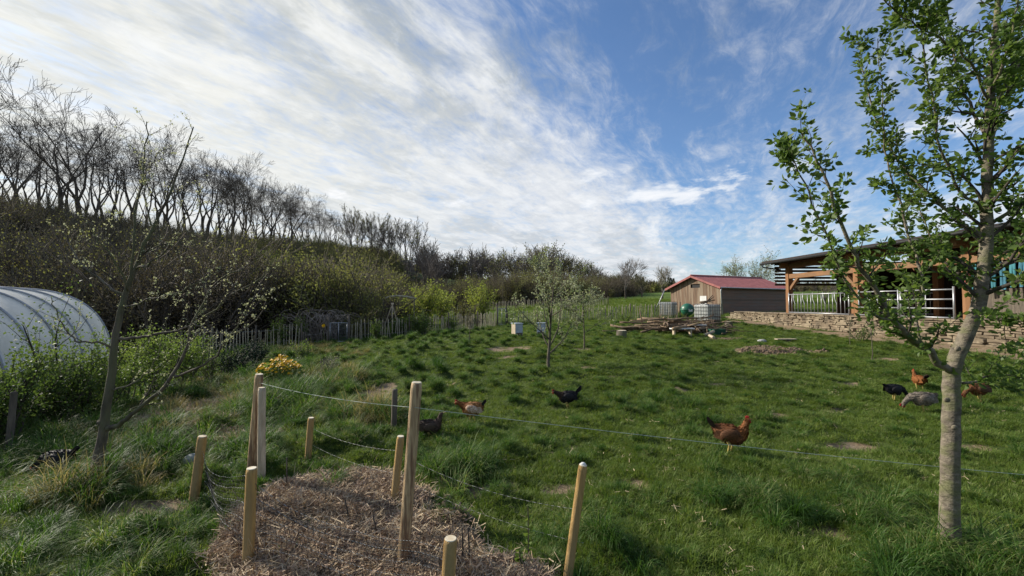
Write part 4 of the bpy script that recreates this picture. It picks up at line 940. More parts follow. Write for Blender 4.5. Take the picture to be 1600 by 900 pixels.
# ------------------------------------------------------------------ paling fences
def fence(pl, h, label, sp=.125, seed=1, gap=(.0), m='wood_pale_grey'):
    rn = random.Random(seed); P2 = [Vector((p[0], p[1], 0)) for p in pl]; t = thing('paling_fence', label, 'fence', (P2[0].x, P2[0].y, gz(P2[0].x, P2[0].y)))
    off = Vector(t.location); pal = MB(); wires = [[], []]; 
    for a, b in zip(P2, P2[1:]):
        L = (b - a).length; n = int(L / sp); d = (b - a) / n; u_ = d.normalized(); nrm = Vector((-u_.y, u_.x, 0))
        for k in range(n):
            q = a + d * (k + rn.uniform(-.2, .2)); g = gz(q.x, q.y); hh = h * rn.uniform(.88, 1.1); lean = Vector((rn.gauss(0, .035), rn.gauss(0, .03), 0))
            p0 = Vector((q.x, q.y, g - .1)) - off; p1 = p0 + Vector((0, 0, hh)) + lean * hh
            r = rn.uniform(.018, .028); pal.tube([p0, p0.lerp(p1, .93), p1], [r, r, r * .3], 5, True)
        for j, f in enumerate((.25, .78)):
            for k in range(0, n + 1, 4): q = a + d * k; wires[j].append(Vector((q.x, q.y, gz(q.x, q.y) + h * f)) - off + nrm * .02)
        m_ = max(2, int(L / 2.2) + 1)
        for k in range(m_):
            q = a.lerp(b, k / (m_ - 1)) - nrm * .07; g = gz(q.x, q.y); p0 = Vector((q.x, q.y, g - .2)) - off
            if a is not P2[0] and k == 0: continue
            MB().tube([p0, p0 + Vector((rn.gauss(0, .02), rn.gauss(0, .02), h * 1.22))], [.045, .04], 8).build('post', M['wood_old'], t, True)
    pal.build('palings', M[m], t)
    for w_ in wires: MB().tube(w_, .004, 4).build('wire', M['grey_metal'], t)
    return t
A = lambda px, Y: ((px - 800) / F * Y, Y)
fence([A(285, 18.6), A(400, 20.2), A(472, 21.3)], 1.1, 'grey paling fence run from the currant row to the low fence beside the arbour', seed=1)
fence([A(474, 21.4), A(512, 22.0)], .7, 'low paling stretch between the left run and the garden gate', seed=2, m='wood_old')
fence([A(547, 22.6), A(640, 23.8), A(700, 25.6), A(745, 28.), A(775, 30.5)], 1.15, 'overgrown paling fence run between the garden gate and the small wire gate', seed=3)
fence([A(793, 31.6), A(840, 32.), A(900, 31.4), A(985, 30.4), A(1062, 30.)], 1.05, 'paling fence run from the small wire gate to the brush pile', seed=4)
fence([A(700, 45.), A(840, 46.), A(950, 47.)], 1.0, 'far low paling fence crossing the green field', seed=5, sp=.16)
def gate(pxa, pxb, Ya, Yb, h, label, seed, nm='garden_gate'):
    a = Vector((*A(pxa, Ya), 0)); b = Vector((*A(pxb, Yb), 0)); a.z = gz(a.x, a.y); b.z = gz(b.x, b.y)
    t = thing(nm, label, 'gate', a); u_ = b - a; up = Vector((0, 0, 1)); u0 = u_.copy(); u0.z = 0
    for q in (Vector(), u_): MB().tube([q + up * -.2, q + up * (h + .3)], .05, 10).build('post', M['wood_old'], t, True)
    fr = MB(); i0 = u0 * .07; i1 = u0 * .93; z0, z1 = .08, h
    for p_, q_ in ((i0 + up * z0, i1 + up * z0), (i0 + up * z1, i1 + up * z1), (i0 + up * z0, i0 + up * z1), (i1 + up * z0, i1 + up * z1), (i0 * .5 + i1 * .5 + up * z0, i0 * .5 + i1 * .5 + up * z1)): fr.tube([p_, q_], .022, 6)
    fr.build('gate_frame', M['grey_metal'], t, True)
    ms = MB(); n = 12
    for k in range(1, n):
        f = k / n; ms.tube([i0.lerp(i1, f) + up * z0, i0.lerp(i1, f) + up * z1], .004, 3); ms.tube([i0 + up * (z0 + (z1 - z0) * f), i1 + up * (z0 + (z1 - z0) * f)], .004, 3)
    ms.build('mesh_panel', M['grey_metal'], t); return t
gate(514, 545, 22.1, 22.5, 1.05, 'grey wire mesh garden gate between the low paling stretch and the overgrown fence', 1)
gate(777, 791, 30.7, 31.5, 1.25, 'small pale wire gate behind the left white hive', 2)

# withered arbour, tripod, daffodil behind the fence
def arbour():
    x, y = A(500, 23.4); g = gz(x, y); t = thing('vine_arbour', 'withered climbing vine arched over a frame beside the garden gate', 'arbour', (x, y, g)); rn = random.Random(3)
    for s in (-.7, .7): MB().tube([(s, 0, -.2), (s, 0, 1.75)], .035, 8).build('post', M['wood_old'], t, True)
    MB().tube([(-.8, 0, 1.7), (.8, 0, 1.7)], .03, 8).build('crossbar', M['wood_old'], t, True)
    mb = MB()
    for k in range(90):
        a0 = rn.uniform(-.9, .9); p = [Vector((a0, rn.gauss(0, .2), rn.uniform(0, .6)))]; d = Vector((rn.gauss(0, .3), rn.gauss(0, .2), 1))
        for i in range(10):
            d = (d + Vector((rn.gauss(0, .35), rn.gauss(0, .25), rn.gauss(0, .25) - .17 * (p[-1].z > 1.4) * 3))).normalized(); p.append(p[-1] + d * .24)
        mb.tube(p, [.022, .020, .018, .016, .014, .013, .012, .011, .010, .009, .008], 3, False)
    mb.build('vines', mat('vine_bark', (.34, .29, .24), (.22, .18, .15), 3, .9), t)
arbour()
x, y = A(613, 24.5); t = thing('pole_tripod', 'grey pole tripod standing behind the overgrown fence', 'tripod', (x, y, gz(x, y)))
for q in ((-.75, .1), (.45, .45), (.15, -.5)): MB().tube([(q[0], q[1], -.1), (q[0] * .05, q[1] * .05, 1.75), (q[0] * -.1, q[1] * -.1, 1.95)], .03, 8).build('pole', M['wood_pale'], t, True)
x, y = A(622, 26.5); t = thing('curved_awning', 'pale curved awning bar above the pole tripod', 'awning', (x, y, gz(x, y)))
MB().tube([(-1.0, 0, 2.2), (-.5, 0, 2.38), (0, 0, 2.42), (.6, 0, 2.36), (1.1, 0, 2.25)], .05, 8).build('bar', M['wood_pale_grey'], t, True)
MB().tube([(1.0, 0, -.1), (1.0, 0, 2.28)], .035, 8).build('pole', M['wood_old'], t, True)
MB().tube([(-.9, 0, -.1), (-.9, 0, 2.22)], .03, 8).build('pole', M['wood_old'], t, True)
yel = mat('petal_yellow', (.75, .46, .015), (.68, .36, .01), 20, .5, transl=.3)
def flower(c, r, mb, n=6, up=.3):
    for k in range(n):
        a = 6.283 * k / n; q = Vector((math.cos(a), math.sin(a), up)); s_ = Vector((-math.sin(a), math.cos(a), 0)) * .35 * r
        mb.face([c, c + q * r * .55 + s_, c + q * r, c + q * r * .55 - s_])
x, y = A(506, 21.0); t = thing('daffodil', 'single yellow daffodil before the vine arbour', 'flower', (x, y, gz(x, y)))
MB().tube([(0, 0, 0), (.01, 0, .5), (.03, -.02, .92)], .006, 5).build('stem', M['leaf_fresh'], t); mb = MB()
rotm = Matrix.Rotation(R(80), 3, 'X'); flower(Vector(), .10, mb); mb.v = [rotm @ v_ + Vector((.03, -.04, .93)) for v_ in mb.v]; mb.build('petals', yel, t)
mb = MB().tube([(.03, -.04, .93), (.03, -.09, .93)], [.02, .032], 8); mb.build('trumpet', yel, t)
# marsh marigold clump
x, y = G(436, 603); t = thing('marsh_marigold', 'clump of marsh marigolds covered in yellow flowers', 'plant', (x, y, gz(x, y) - .02)); rn = random.Random(8); mb = MB(); st = MB(); LC = []; LD = []
for k in range(175):
    a = rn.uniform(0, 6.28); r = .38 * math.sqrt(rn.random()); zz_ = .70 - r * .8 + rn.uniform(-.14, .04); c = Vector((r * math.cos(a) * 1.25, r * math.sin(a), zz_))
    tilt = Matrix.Rotation(rn.uniform(.2, .9), 3, 'X') @ Matrix.Rotation(rn.uniform(-.5, .5), 3, 'Y'); n0 = len(mb.v); flower(Vector(), rn.uniform(.03, .046), mb); 
    for i in range(n0, len(mb.v)): mb.v[i] = tilt @ mb.v[i] + c
    st.tube([(c.x * .4, c.y * .4, 0), (c.x * .8, c.y * .8, c.z * .6), tuple(c)], .004, 3, False)
for k in range(700):
    a = rn.uniform(0, 6.28); r = .4 * math.sqrt(rn.random()); LC.append((r * math.cos(a) * 1.25, r * math.sin(a), rn.uniform(.05, .62 - r * .7))); LD.append((math.cos(a), math.sin(a), rn.uniform(-.2, .6)))
mb.build('blossoms', yel, t); st.build('stems', M['leaf_bush'], t); link('foliage', leaf_mesh('foliage', LC, LD, rng.uniform(.05, .10, 700), M['leaf_bush'], LEAF8), t)

# ------------------------------------------------------------------ hives, stump, path things in the meadow
def hive(px, py, label, rz, s=1.):
    x, y = G(px, py); t = thing('beehive', label, 'beehive', (x, y, gz(x, y)), rz)
    for q in ((-.13, -.16), (.13, -.16), (-.13, .16), (.13, .16)): MB().box((q[0], q[1], .06), (.05, .05, .18)).build('leg', M['wood_old'], t)
    MB().box((0, 0, .35), (.33, .38, .42)).build('brood_box', mat('hive_paint', (.42, .46, .50), (.34, .38, .42), 5, .7), t, bevel=.006)
    MB().box((0, 0, .58), (.37, .43, .04)).build('lid', mat('tin', (.45, .5, .55), (.36, .4, .44), 5, .4, metal=.5), t, bevel=.004)
    MB().box((0, -.20, .18), (.28, .02, .05)).build('entrance_board', M['wood_old'], t)
    MB().box((-.17, 0, .35), (.008, .36, .40)).build('side_panel', M['wood_pale'], t)
hive(808, 528, 'white beehive with pale wooden side, beside the bare sandy patch', .45)
hive(846, 525, 'white beehive hidden partly by the young fruit tree', -.2)
def stump(px, py, label, r=.2, h=.32):
    x, y = G(px, py); t = thing('tree_stump', label, 'stump', (x, y, gz(x, y)))
    MB().tube([(0, 0, -.1), (0, 0, .08), (.01, 0, h)], [r * 1.35, r * 1.05, r], 14, True, .06).build('trunk', M['bark_grey'], t, True); MB().tube([(.01, 0, h - .004), (.01, 0, h + .006)], r * .93, 14).build('cut_face', M['wood_cut'], t)
stump(971, 528, 'short cut tree stump left of the brush pile')
# brush pile
bp = G(1050, 520); bx, by = 7.55, 19.6
rn = random.Random(44)
pm = [mat('brush_bark', (.17, .12, .08), (.10, .075, .05), 6, .9, .4, rand=.25), mat('brush_pale', (.30, .22, .14), (.20, .14, .09), 6, .9, .4, rand=.2)]
for k in range(64):
    L = rn.uniform(1.6, 3.6); r = rn.uniform(.02, .06); cx = bx + rn.gauss(0, .95); cy = by + rn.gauss(0, .55); ht = rn.uniform(.05, .75) * max(.1, 1 - abs(cx - bx) / 2.4)
    a = rn.gauss(0, .28) + (.0 if rn.random() < .8 else 1.0); g = gz(cx, cy); pp = []
    for i in range(7): f = i / 6 - .5; pp.append(Vector((math.cos(a) * L * f, math.sin(a) * L * f, rn.gauss(0, .03) + f * rn.uniform(-.1, .25) * (1 if i else 1))))
    zmin = min(gz(cx + p_.x, cy + p_.y) - g for p_ in pp)
    mb = MB().tube(pp, [r * (1.1 - .13 * i) for i in range(7)], 7)
    for q in range(rn.randint(0, 3)):
        i = rn.randint(2, 5); mb.tube([pp[i], pp[i] + Vector((rn.gauss(.3, .3), rn.gauss(0, .3), rn.uniform(0, .35)))], [r * .5, r * .15], 5)
    _pl = rn.random() < .4
    link('cut_branch', mb.mesh('cut_branch', pm[_pl], True), None, ('pale barkless' if _pl else 'dark brown') + ' cut branch lying in the long brush pile before the shed', 'branch', 'cut branches in the brush pile', loc=(cx, cy, g + ht + .05))
for (px, h_, lx) in ((1005, .95, -.12), (1068, .5, .25)):
    x, y = A(px, 19.8); mb = MB().tube([(0, 0, 0), (lx, 0, h_ * .6), (lx * 1.6, 0, h_)], [.03, .025, .012], 6)
    link('cut_branch', mb.mesh('cut_branch', pm[1], True), None, 'upright branch sticking out of the brush pile, ' + ('tall one at its left end' if px < 1050 else 'short one before the green tumbler'), 'branch', 'cut branches in the brush pile', loc=(x, y, gz(x, y) + .2))
# planks and low bench near the pile
def bench(px, py, label, L, rz, Y=None):
    x, y = G(px, py); t = thing('plank_bench', label, 'bench', (x, y, gz(x, y)), rz)
    MB().box((0, 0, .36), (L, .22, .045)).build('seat', M['white'], t)
    for s in (-1, 1): MB().box((s * L * .36, 0, .16), (.06, .16, .36)).build('leg', M['wood_pale'], t)
bench(1066, 526, 'low bench with a pale plank seat before the brush pile', 1.0, .1); bench(1087, 522, 'second low pale bench nearer the green crate', .9, -.05)
x, y = G(1120, 524); t = thing('plastic_crate', 'dark green plastic crate lying beside split logs', 'crate', (x, y, gz(x, y)), .3); gm_ = mat('crate_green', (.02, .09, .05), (.015, .06, .035), 4, .5)
for c_, s_ in (((0, 0, .02), (.6, .4, .02)), ((.3, 0, .15), (.02, .4, .26)), ((-.3, 0, .15), (.02, .4, .26)), ((0, .2, .15), (.6, .02, .26)), ((0, -.2, .15), (.6, .02, .26))): MB().box(c_, s_).build('panel', gm_, t)
for k, (px, py, lb) in enumerate(((1108, 526, 'split log leaning at the left of the green crate'), (1112, 529, 'split log lying in front of the green crate'), (1126, 518, 'split log on the far side of the green crate'))):
    x, y = G(px, py); a = .4 + k; mb = MB().tube([(-.28 * math.cos(a), -.28 * math.sin(a), .06), (.28 * math.cos(a), .28 * math.sin(a), .10 + .1 * (k == 0))], .065, 5)
    link('split_log', mb.mesh('split_log', M['wood_pale']), None, lb, 'log', 'split logs by the crate', loc=(x, y, gz(x, y)))
x, y = G(1139, 515); t = thing('chopping_block', 'upright round chopping block right of the green crate', 'chopping block', (x, y, gz(x, y)))
MB().tube([(0, 0, -.05), (0, 0, .36)], .17, 14, True, .04).build('body', M['bark_grey'], t, True); MB().tube([(0, 0, .355), (0, 0, .366)], .16, 14).build('cut_face', M['wood_cut'], t)
x, y = G(1228, 534); t = thing('plank', 'weathered pale plank propped above the dug soil patch', 'plank', (x, y, gz(x, y) + .10), .05); t2 = MB().box((0, 0, 0), (.75, .18, .03)).build('board', M['wood_pale'], t); MB().box((.1, 0, -.08), (.12, .12, .14)).build('prop', M['wood_old'], t)
x, y = G(1191, 536); link('field_stone', MB().ball((0, 0, .04), (.17, .11, .07), 9, 6).mesh('field_stone', M['stone_grey']), None, 'pale flat stone at the edge of the dug soil patch', 'stone', loc=(x, y, gz(x, y)))

# ------------------------------------------------------------------ IBC tanks and green tumbler
def ibc(px, Y, label, rz, wood=True, nm='water_tank'):
    x, y = A(px, Y); t = thing(nm, label, 'water tank', (x, y, gz(x, y) - .02), rz)
    plm = mat('tank_plastic', (.62, .63, .62), (.5, .52, .5), 3, .4, transl=.2)
    MB().box((0, 0, .62), (1.14, .94, .92)).build('tank', plm, t, bevel=.06)
    MB().tube([(0, 0, 1.07), (0, 0, 1.12)], .1, 14).build('cap', M['black_net'], t)
    MB().box((0, 0, .08), (1.2, 1.0, .14)).build('pallet', M['wood_old'], t)
    cg = MB(); hx, hy = .6, .5
    for k in range(7):
        f = -1 + 2 * k / 6
        for s in (-1, 1): cg.tube([(f * hx, s * hy, .15), (f * hx, s * hy, 1.12)], .011, 5); cg.tube([(s * hx, f * hy, .15), (s * hx, f * hy, 1.12)], .011, 5)
    for k in range(6):
        z_ = .16 + .96 * k / 5; cg.tube([(-hx, -hy, z_), (hx, -hy, z_), (hx, hy, z_), (-hx, hy, z_), (-hx, -hy, z_)], .011, 5)
    cg.build('cage', mat('cage_steel', (.16, .16, .16), None, 5, .5, metal=.4), t); return t
ibc(1105, 24.8, 'white caged water tank with branches on top, before the shed', .5)
ibc(1044, 31.5, 'half hidden caged water tank behind the fence end', .9)
x, y = A(1105, 24.8); g = gz(x, y)
for k in range(9):
    a = rn.uniform(-.6, .6); L = rn.uniform(.5, 1.); z_ = 1.14 + .04 * (k % 3); mb = MB().tube([(-L / 2 * math.cos(a), -L / 2 * math.sin(a), z_), (0, 0, z_ + .06), (L / 2 * math.cos(a), L / 2 * math.sin(a), z_ + rn.uniform(.0, .4))], [.035, .03, .02], 6)
    link('cut_branch', mb.mesh('cut_branch', pm[k % 2], True), None, 'cut branch lying on top of the caged water tank', 'branch', 'branches on the water tank', loc=(x, y, g))
x, y = A(1074, 24.2); g = gz(x, y); grn = mat('tumbler_green', (.02, .13, .075), (.015, .10, .055), 3, .4, spec=.5)
t = thing('compost_tumbler', 'ball-shaped green compost tumbler on a short stand left of the water tank', 'compost tumbler', (x, y, g))
MB().ball((0, 0, .80), (.37, .37, .36), 24, 14).build('drum', grn, t, True); MB().tube([(0, 0, .78), (0, 0, .82)], .392, 24).build('rim_band', grn, t, True)
MB().box((.02, -.375, .76), (.2, .02, .14)).build('label_plate', M['white'], t); MB().tube([(0, 0, -.05), (0, 0, .46)], [.09, .05], 10).build('stand', M['black_net'], t, True)
MB().tube([(0, 0, .44), (0, 0, .5)], [.06, .16], 12).build('collar', M['black_net'], t, True)

# ------------------------------------------------------------------ shed with red roof
def shed():
    C0 = Vector((16.1, 33.0)); C1 = Vector((23.6, 36.5)); u_ = (C1 - C0).normalized(); L = 8.2; n_ = Vector((-u_.y, u_.x)); Wd = 5.0
    ang = math.atan2(u_.y, u_.x); z0 = .72
    t = thing('wooden_shed', 'weathered board shed with a red metal roof', 'shed', (C0.x, C0.y, z0), ang)   # local: x along eave, y back
    eh, rh = 2.30, 3.25
    board = mat('shed_boards', (.22, .14, .092), (.13, .088, .062), 3, .85, .3, 12, (1, 5, .25), c3=(.27, .21, .15), s3=1.2)
    dark = mat('shed_side', (.24, .155, .115), (.16, .11, .085), 2, .9, .3, 8, (.3, 1, 4), c3=(.20, .155, .125))
    red = mat('roof_red', (.37, .135, .12), (.28, .10, .09), 3, .55, .1, 10)
    # gable wall of vertical boards at x=0
    for k in range(16):
        y0 = Wd * k / 16; y1 = y0 + Wd / 16 - .012; ym = (y0 + y1) / 2; top = eh + (rh - eh) * (1 - abs(ym - Wd / 2) / (Wd / 2)) - .03
        dz_ = .006 * (k % 2)
        segs = [(0, top)]
        if 6 <= k <= 8: segs = [(0, 2.30), (2.62, top)]
        for a_, b_ in segs: MB().box((-.015 - dz_, ym, (a_ + b_) / 2), (.03, y1 - y0, b_ - a_)).build('wall_board', board, t)
    MB().box((.06, Wd * 7.5 / 16, 2.46), (.02, Wd * 3 / 16, .40)).build('vent_opening', M['black_net'], t)
    MB().box((-.045, 1.55, 1.15), (.02, .62, .95)).build('white_sign', M['white'], t, bevel=.005)
    # long side: horizontal dark boards with a mid rail
    mb = MB()
    for k in range(9): mb.box((L / 2, -.012 - .006 * (k % 2), .13 + k * .255), (L, .025, .245))
    mb.build('side_wall', dark, t)
    MB().box((L / 2, -.04, 1.30), (L, .04, .05)).build('mid_rail', M['wood_old'], t); MB().box((.03, -.035, eh / 2), (.14, .06, eh)).build('corner_post', M['wood_pale_grey'], t)
    MB().box((L / 2, Wd - .02, eh / 2), (L, .03, eh)).build('back_wall', dark, t); MB().box((L, Wd / 2, eh / 2), (.03, Wd, eh)).build('end_wall', dark, t)
    for s in (0, 1):                                # corrugated roof slopes
        mb = MB(); y0 = -.3 if s == 0 else Wd + .3; z_e = eh - .02; nr = 120; prev = None; sl_ = (rh - eh) / (Wd / 2)
        z_eave = eh + .06 - .3 * sl_
        for k in range(nr + 1):
            x_ = -.35 + (L + .7) * k / nr; r_ = .022 * (1 if k % 4 in (0, 1) else 0)
            a_ = Vector((x_, y0, z_eave + r_)); b_ = Vector((x_, Wd / 2, rh + .06 + r_))
            if prev: mb.face([prev[0], a_, b_, prev[1]] if s == 0 else [prev[1], b_, a_, prev[0]])
            prev = (a_, b_)
        o = mb.build('roof', red, t); md = o.modifiers.new('t', 'SOLIDIFY'); md.thickness = .03
    MB().tube([(-.37, Wd / 2, rh + .09), (L + .36, Wd / 2, rh + .09)], .07, 8).build('ridge_cap', red, t, True)
    for s in (0, 1):
        y0 = -.32 if s == 0 else Wd + .32; MB().beam((-.37, y0, eh - .08), (-.37, Wd / 2, rh + .0), .04, .16).build('barge_board', red, t)
    MB().tube([(-.35, -.36, eh - .06), (L + .3, -.36, eh - .10)], .05, 8).build('gutter', M['grey_metal'], t, True)
    MB().tube([(-.28, -.36, eh - .1), (-.3, -.3, eh - .3), (-.35, -.5, .1)], .04, 8).build('downpipe', M['grey_metal'], t, True)
    MB().tube([(-.3, Wd + .4, eh - .05), (-.5, Wd + .9, 1.1), (-.6, Wd + 1.3, .5)], .045, 8).build('downpipe', M['grey_metal'], t, True)
shed()

# ------------------------------------------------------------------ dry stone wall and barn
def stone_wall():
    rn = random.Random(12); x0 = 14.45; t = thing('dry_stone_wall', 'long low dry-stone wall of tan slabs below the barn', 'wall', (x0, 18, .5)); off = Vector(t.location)
    sm = mat('sandstone', (.22, .17, .115), (.125, .10, .07), 2.2, .92, .6, 14, detail=6, c3=(.27, .22, .15), s3=1.7)
    mb = MB(); z_ = -.05 + .2
    zc = .15
    while zc < 1.19:
        hh = rn.uniform(.065, .13); hh = min(hh, 1.2 - zc + .01); y_ = 8.6
        if 1.2 - (zc + hh) < .05: hh = 1.2 - zc
        while y_ < 28.6:
            l = rn.uniform(.16, .55); dep = rn.uniform(.22, .30); xx = x0 + rn.uniform(-.03, .03)
            top_here = 1.2 if y_ < 27 else 1.2 - (y_ - 27) * .25
            if zc < top_here and zc + hh > gz(x0, y_) - .1:
                rt = Matrix.Rotation(rn.gauss(0, .05), 3, 'Z') @ Matrix.Rotation(rn.gauss(0, .045), 3, 'X')
                mb.box(Vector((xx + .12, y_ + l / 2, zc + hh / 2)) - off, (dep, l - .018, hh - .014), rt, .02)
            y_ += l
        zc += hh
    mb.build('stones', sm, t, bevel=.012)
    core = MB().box(Vector((x0 + .24, 18.6, .62)) - off, (.16, 20, 1.1)); core.build('core', mat('wall_core', (.12, .095, .06), None, 5, .95), t)
    cb = MB(); y_ = 8.6
    while y_ < 27.4:
        l = rn.uniform(.35, .8); cb.box(Vector((x0 + .14, y_ + l / 2, 1.225)) - off, (.42, l - .02, .05), Matrix.Rotation(rn.gauss(0, .02), 3, 'Z'), .01); y_ += l
    cb.build('coping', sm, t, bevel=.01)
stone_wall()
MB().box((21.7, 17.9, .55), (13.9, 19.8, 1.28)).build('yard', mat('yard_earth', (.22, .17, .115), (.15, .115, .08), 3, .95, .4, 12), kind='structure')
def barn():
    fx = 15.35; bxk = 22.3; fl = 1.2; t = thing('open_barn', 'open timber barn with dark metal roof above the stone wall', 'barn', (fx, 16, fl)); off = Vector(t.location)
    W_ = lambda x, y, z_: Vector((x, y, z_)) - off
    tim = mat('barn_timber', (.23, .13, .068), (.15, .085, .046), 2, .7, .3, 10, (4, .5, 4), c3=(.27, .14, .065))
    timp = mat('post_timber', (.28, .14, .065), (.18, .09, .04), 2, .75, .3, 10, (4, 4, .5))
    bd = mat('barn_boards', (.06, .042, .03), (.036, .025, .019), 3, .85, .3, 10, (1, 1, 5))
    roofm = mat('barn_roof', (.045, .050, .062), (.03, .034, .042), 3, .5, .1, 10)
    ys = [23.6, 18.9, 14.3, 9.6]
    for y in ys:
        for x in (fx, 18.9, bxk):
            hz = 2.72 + (x - fx) * .16
            MB().box(W_(x, y, fl + hz / 2), (.26, .26, hz)).build('post', timp, t, bevel=.01)
        MB().beam(W_(fx - .5, y, fl + 2.72 - .08), W_(bxk + .5, y, fl + 2.72 - .08 + .16 * (bxk - fx + 1)), .16, .28).build('rafter_beam', tim, t, bevel=.008)
    for x, hz in ((fx, 2.05), (fx, 2.62), (bxk, 2.9)): MB().box(W_(x, 16.6, fl + hz), (.20, 14.6 if hz != 2.05 else 14.3, .24)).build('beam', tim, t, bevel=.008)
    for y in ys:
        for s in (-1, 1):
            if 9 < y + s < 24: MB().beam(W_(fx, y + s * .12, fl + 1.35), W_(fx, y + s * .8, fl + 1.98), .14, .14).build('brace', tim, t)
    for k in range(18):
        y = 9.2 + k * .87; MB().beam(W_(fx - .75, y, fl + 2.80), W_(bxk + .6, y, fl + 2.80 + .16 * (bxk - fx + 1.35)), .08, .14).build('rafter', bd, t)
    # roof skin: corrugated
    mb = MB(); nr = 300; prev = None; ya, yb = 8.3, 24.5
    for k in range(nr + 1):
        y = ya + (yb - ya) * k / nr; r_ = .025 * (1 if k % 4 in (0, 1) else 0); a_ = W_(fx - .95, y, fl + 2.90 + r_); b_ = W_(bxk + .8, y, fl + 2.90 + .16 * (bxk - fx + 1.75) + r_)
        if prev: mb.face([prev[0], prev[1], b_, a_])
        prev = (a_, b_)
    o = mb.build('roof', roofm, t); md = o.modifiers.new('t', 'SOLIDIFY'); md.thickness = .05; md.offset = 0
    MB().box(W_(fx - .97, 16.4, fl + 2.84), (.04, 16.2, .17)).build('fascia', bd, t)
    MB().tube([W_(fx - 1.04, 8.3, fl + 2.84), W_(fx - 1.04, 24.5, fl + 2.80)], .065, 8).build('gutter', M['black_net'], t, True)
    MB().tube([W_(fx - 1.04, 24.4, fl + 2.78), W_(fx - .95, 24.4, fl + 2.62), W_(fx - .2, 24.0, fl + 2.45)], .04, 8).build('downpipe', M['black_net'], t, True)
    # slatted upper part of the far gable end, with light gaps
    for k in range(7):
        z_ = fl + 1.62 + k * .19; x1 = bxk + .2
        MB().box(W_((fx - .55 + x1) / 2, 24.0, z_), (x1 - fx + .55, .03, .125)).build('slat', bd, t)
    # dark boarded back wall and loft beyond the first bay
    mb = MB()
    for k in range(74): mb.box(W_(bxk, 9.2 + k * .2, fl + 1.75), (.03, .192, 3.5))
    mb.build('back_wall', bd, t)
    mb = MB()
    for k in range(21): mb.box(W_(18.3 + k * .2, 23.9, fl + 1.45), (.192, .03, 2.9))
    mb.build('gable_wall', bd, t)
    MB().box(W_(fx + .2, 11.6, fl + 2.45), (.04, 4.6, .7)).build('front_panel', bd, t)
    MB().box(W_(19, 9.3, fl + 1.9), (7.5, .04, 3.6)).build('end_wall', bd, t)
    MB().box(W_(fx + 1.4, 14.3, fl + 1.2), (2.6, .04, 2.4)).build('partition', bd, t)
    MB().box(W_(16.9, 11.9, fl + .55), (3.0, 4.5, 1.0)).build('hay_rack', M['wood_old'], t)
barn()
# cattle barriers: each a thing
def barrier(y0, y1, label, n, slant, x=15.12, nm='feed_barrier', cat='barrier', rails=(.06, 1.02)):
    fl = 1.22; t = thing(nm, label, cat, (x, y0, fl)); L = y1 - y0
    mb = MB()
    for z_ in rails: mb.tube([(0, 0, z_), (0, L, z_)], .028, 8)
    mb.build('rail', M['grey_metal'], t, True)
    for y in (0, L): MB().tube([(0, y, 0), (0, y, rails[-1] + .1)], .035, 8).build('upright', M['grey_metal'], t, True)
    br = MB()
    for k in range(1, n):
        y = L * k / n
        if slant and k % 3 == 0: br.tube([(0, y, rails[0]), (0, y, .55), (0, y + L / n * .5, .78), (0, y + L / n * .5, rails[-1] + .08)], .02, 6)
        else: br.tube([(0, y, rails[0]), (0, y, rails[-1])], .02, 6)
    if n > 1: br.build('bars', M['grey_metal'], t, True)
    return t
barrier(19.15, 23.3, 'galvanised feed barrier with upright bars in the far barn bay', 17, True)
barrier(16.7, 18.6, 'galvanised tubular gate left half in the middle barn bay', 2, False, nm='field_gate', cat='gate', rails=(.06, .38, .7, 1.04))
barrier(14.6, 16.6, 'galvanised tubular gate right half in the middle barn bay', 2, False, nm='field_gate', cat='gate', rails=(.06, .38, .7, 1.04))
barrier(19.2, 23.2, 'galvanised barrier at the back of the far barn bay', 14, False, x=19.1)
# washing on the line
line_a = Vector((14.95, 14.0, 3.02)); line_b = Vector((14.95, 10.2, 3.02))
t = thing('clothes_line', 'taut clothes line under the barn eave carrying teal trousers', 'clothes line', line_a); MB().tube([(0, 0, 0), line_b - line_a], .006, 5).build('cord', M['rope'], t)
tl = [mat('cloth_teal', (.03, .12, .15), (.05, .18, .21), 3, .85, rand=.2), mat('cloth_blue', (.07, .19, .25), (.04, .13, .18), 3, .85, rand=.2)]
def trousers(y, m, label, L=.82):
    t = thing('trousers', label, 'trousers', (14.95, y, 3.02), rnd.uniform(-.3, .3), 'trousers on the clothes line'); mb = MB(); n = 7
    for leg in (-1, 1):
        rings = []
        for j in range(9):
            z_ = -L * j / 8; st = len(mb.v)
            for k in range(10):
                a = 6.283 * k / 10; rx = .05 - .012 * j / 8; ry = .022; w_ = .006 * math.sin(3 * a + j)
                mb.v.append(Vector(((ry + w_) * math.cos(a), leg * (.048 if j > 1 else .040) + (rx + w_) * math.sin(a), z_ + .02)))
            rings.append(st)
        for a_, b_ in zip(rings, rings[1:]):
            for k in range(10): mb.f.append([a_ + k, b_ + k, b_ + (k + 1) % 10, a_ + (k + 1) % 10])
    mb.build('fabric', m, t, True); MB().box((0, 0, .03), (.02, .012, .07)).build('peg', M['wood_pale'], t); return t
for k in range(13): trousers(13.75 - k * .26, tl[k % 2], ('dark' if k % 2 == 0 else 'pale') + ' teal trousers pegged in the row under the barn eave', .78 + .06 * (k % 3 == 0))
t = thing('shirt', 'small pink shirt at the left end of the teal washing', 'shirt', (14.95, 14.0, 3.0), 0); MB().box((0, 0, -.42), (.03, .14, .32), None, .02).build('fabric', mat('cloth_pink', (.5, .14, .14), None, 4, .9), t, bevel=.01)

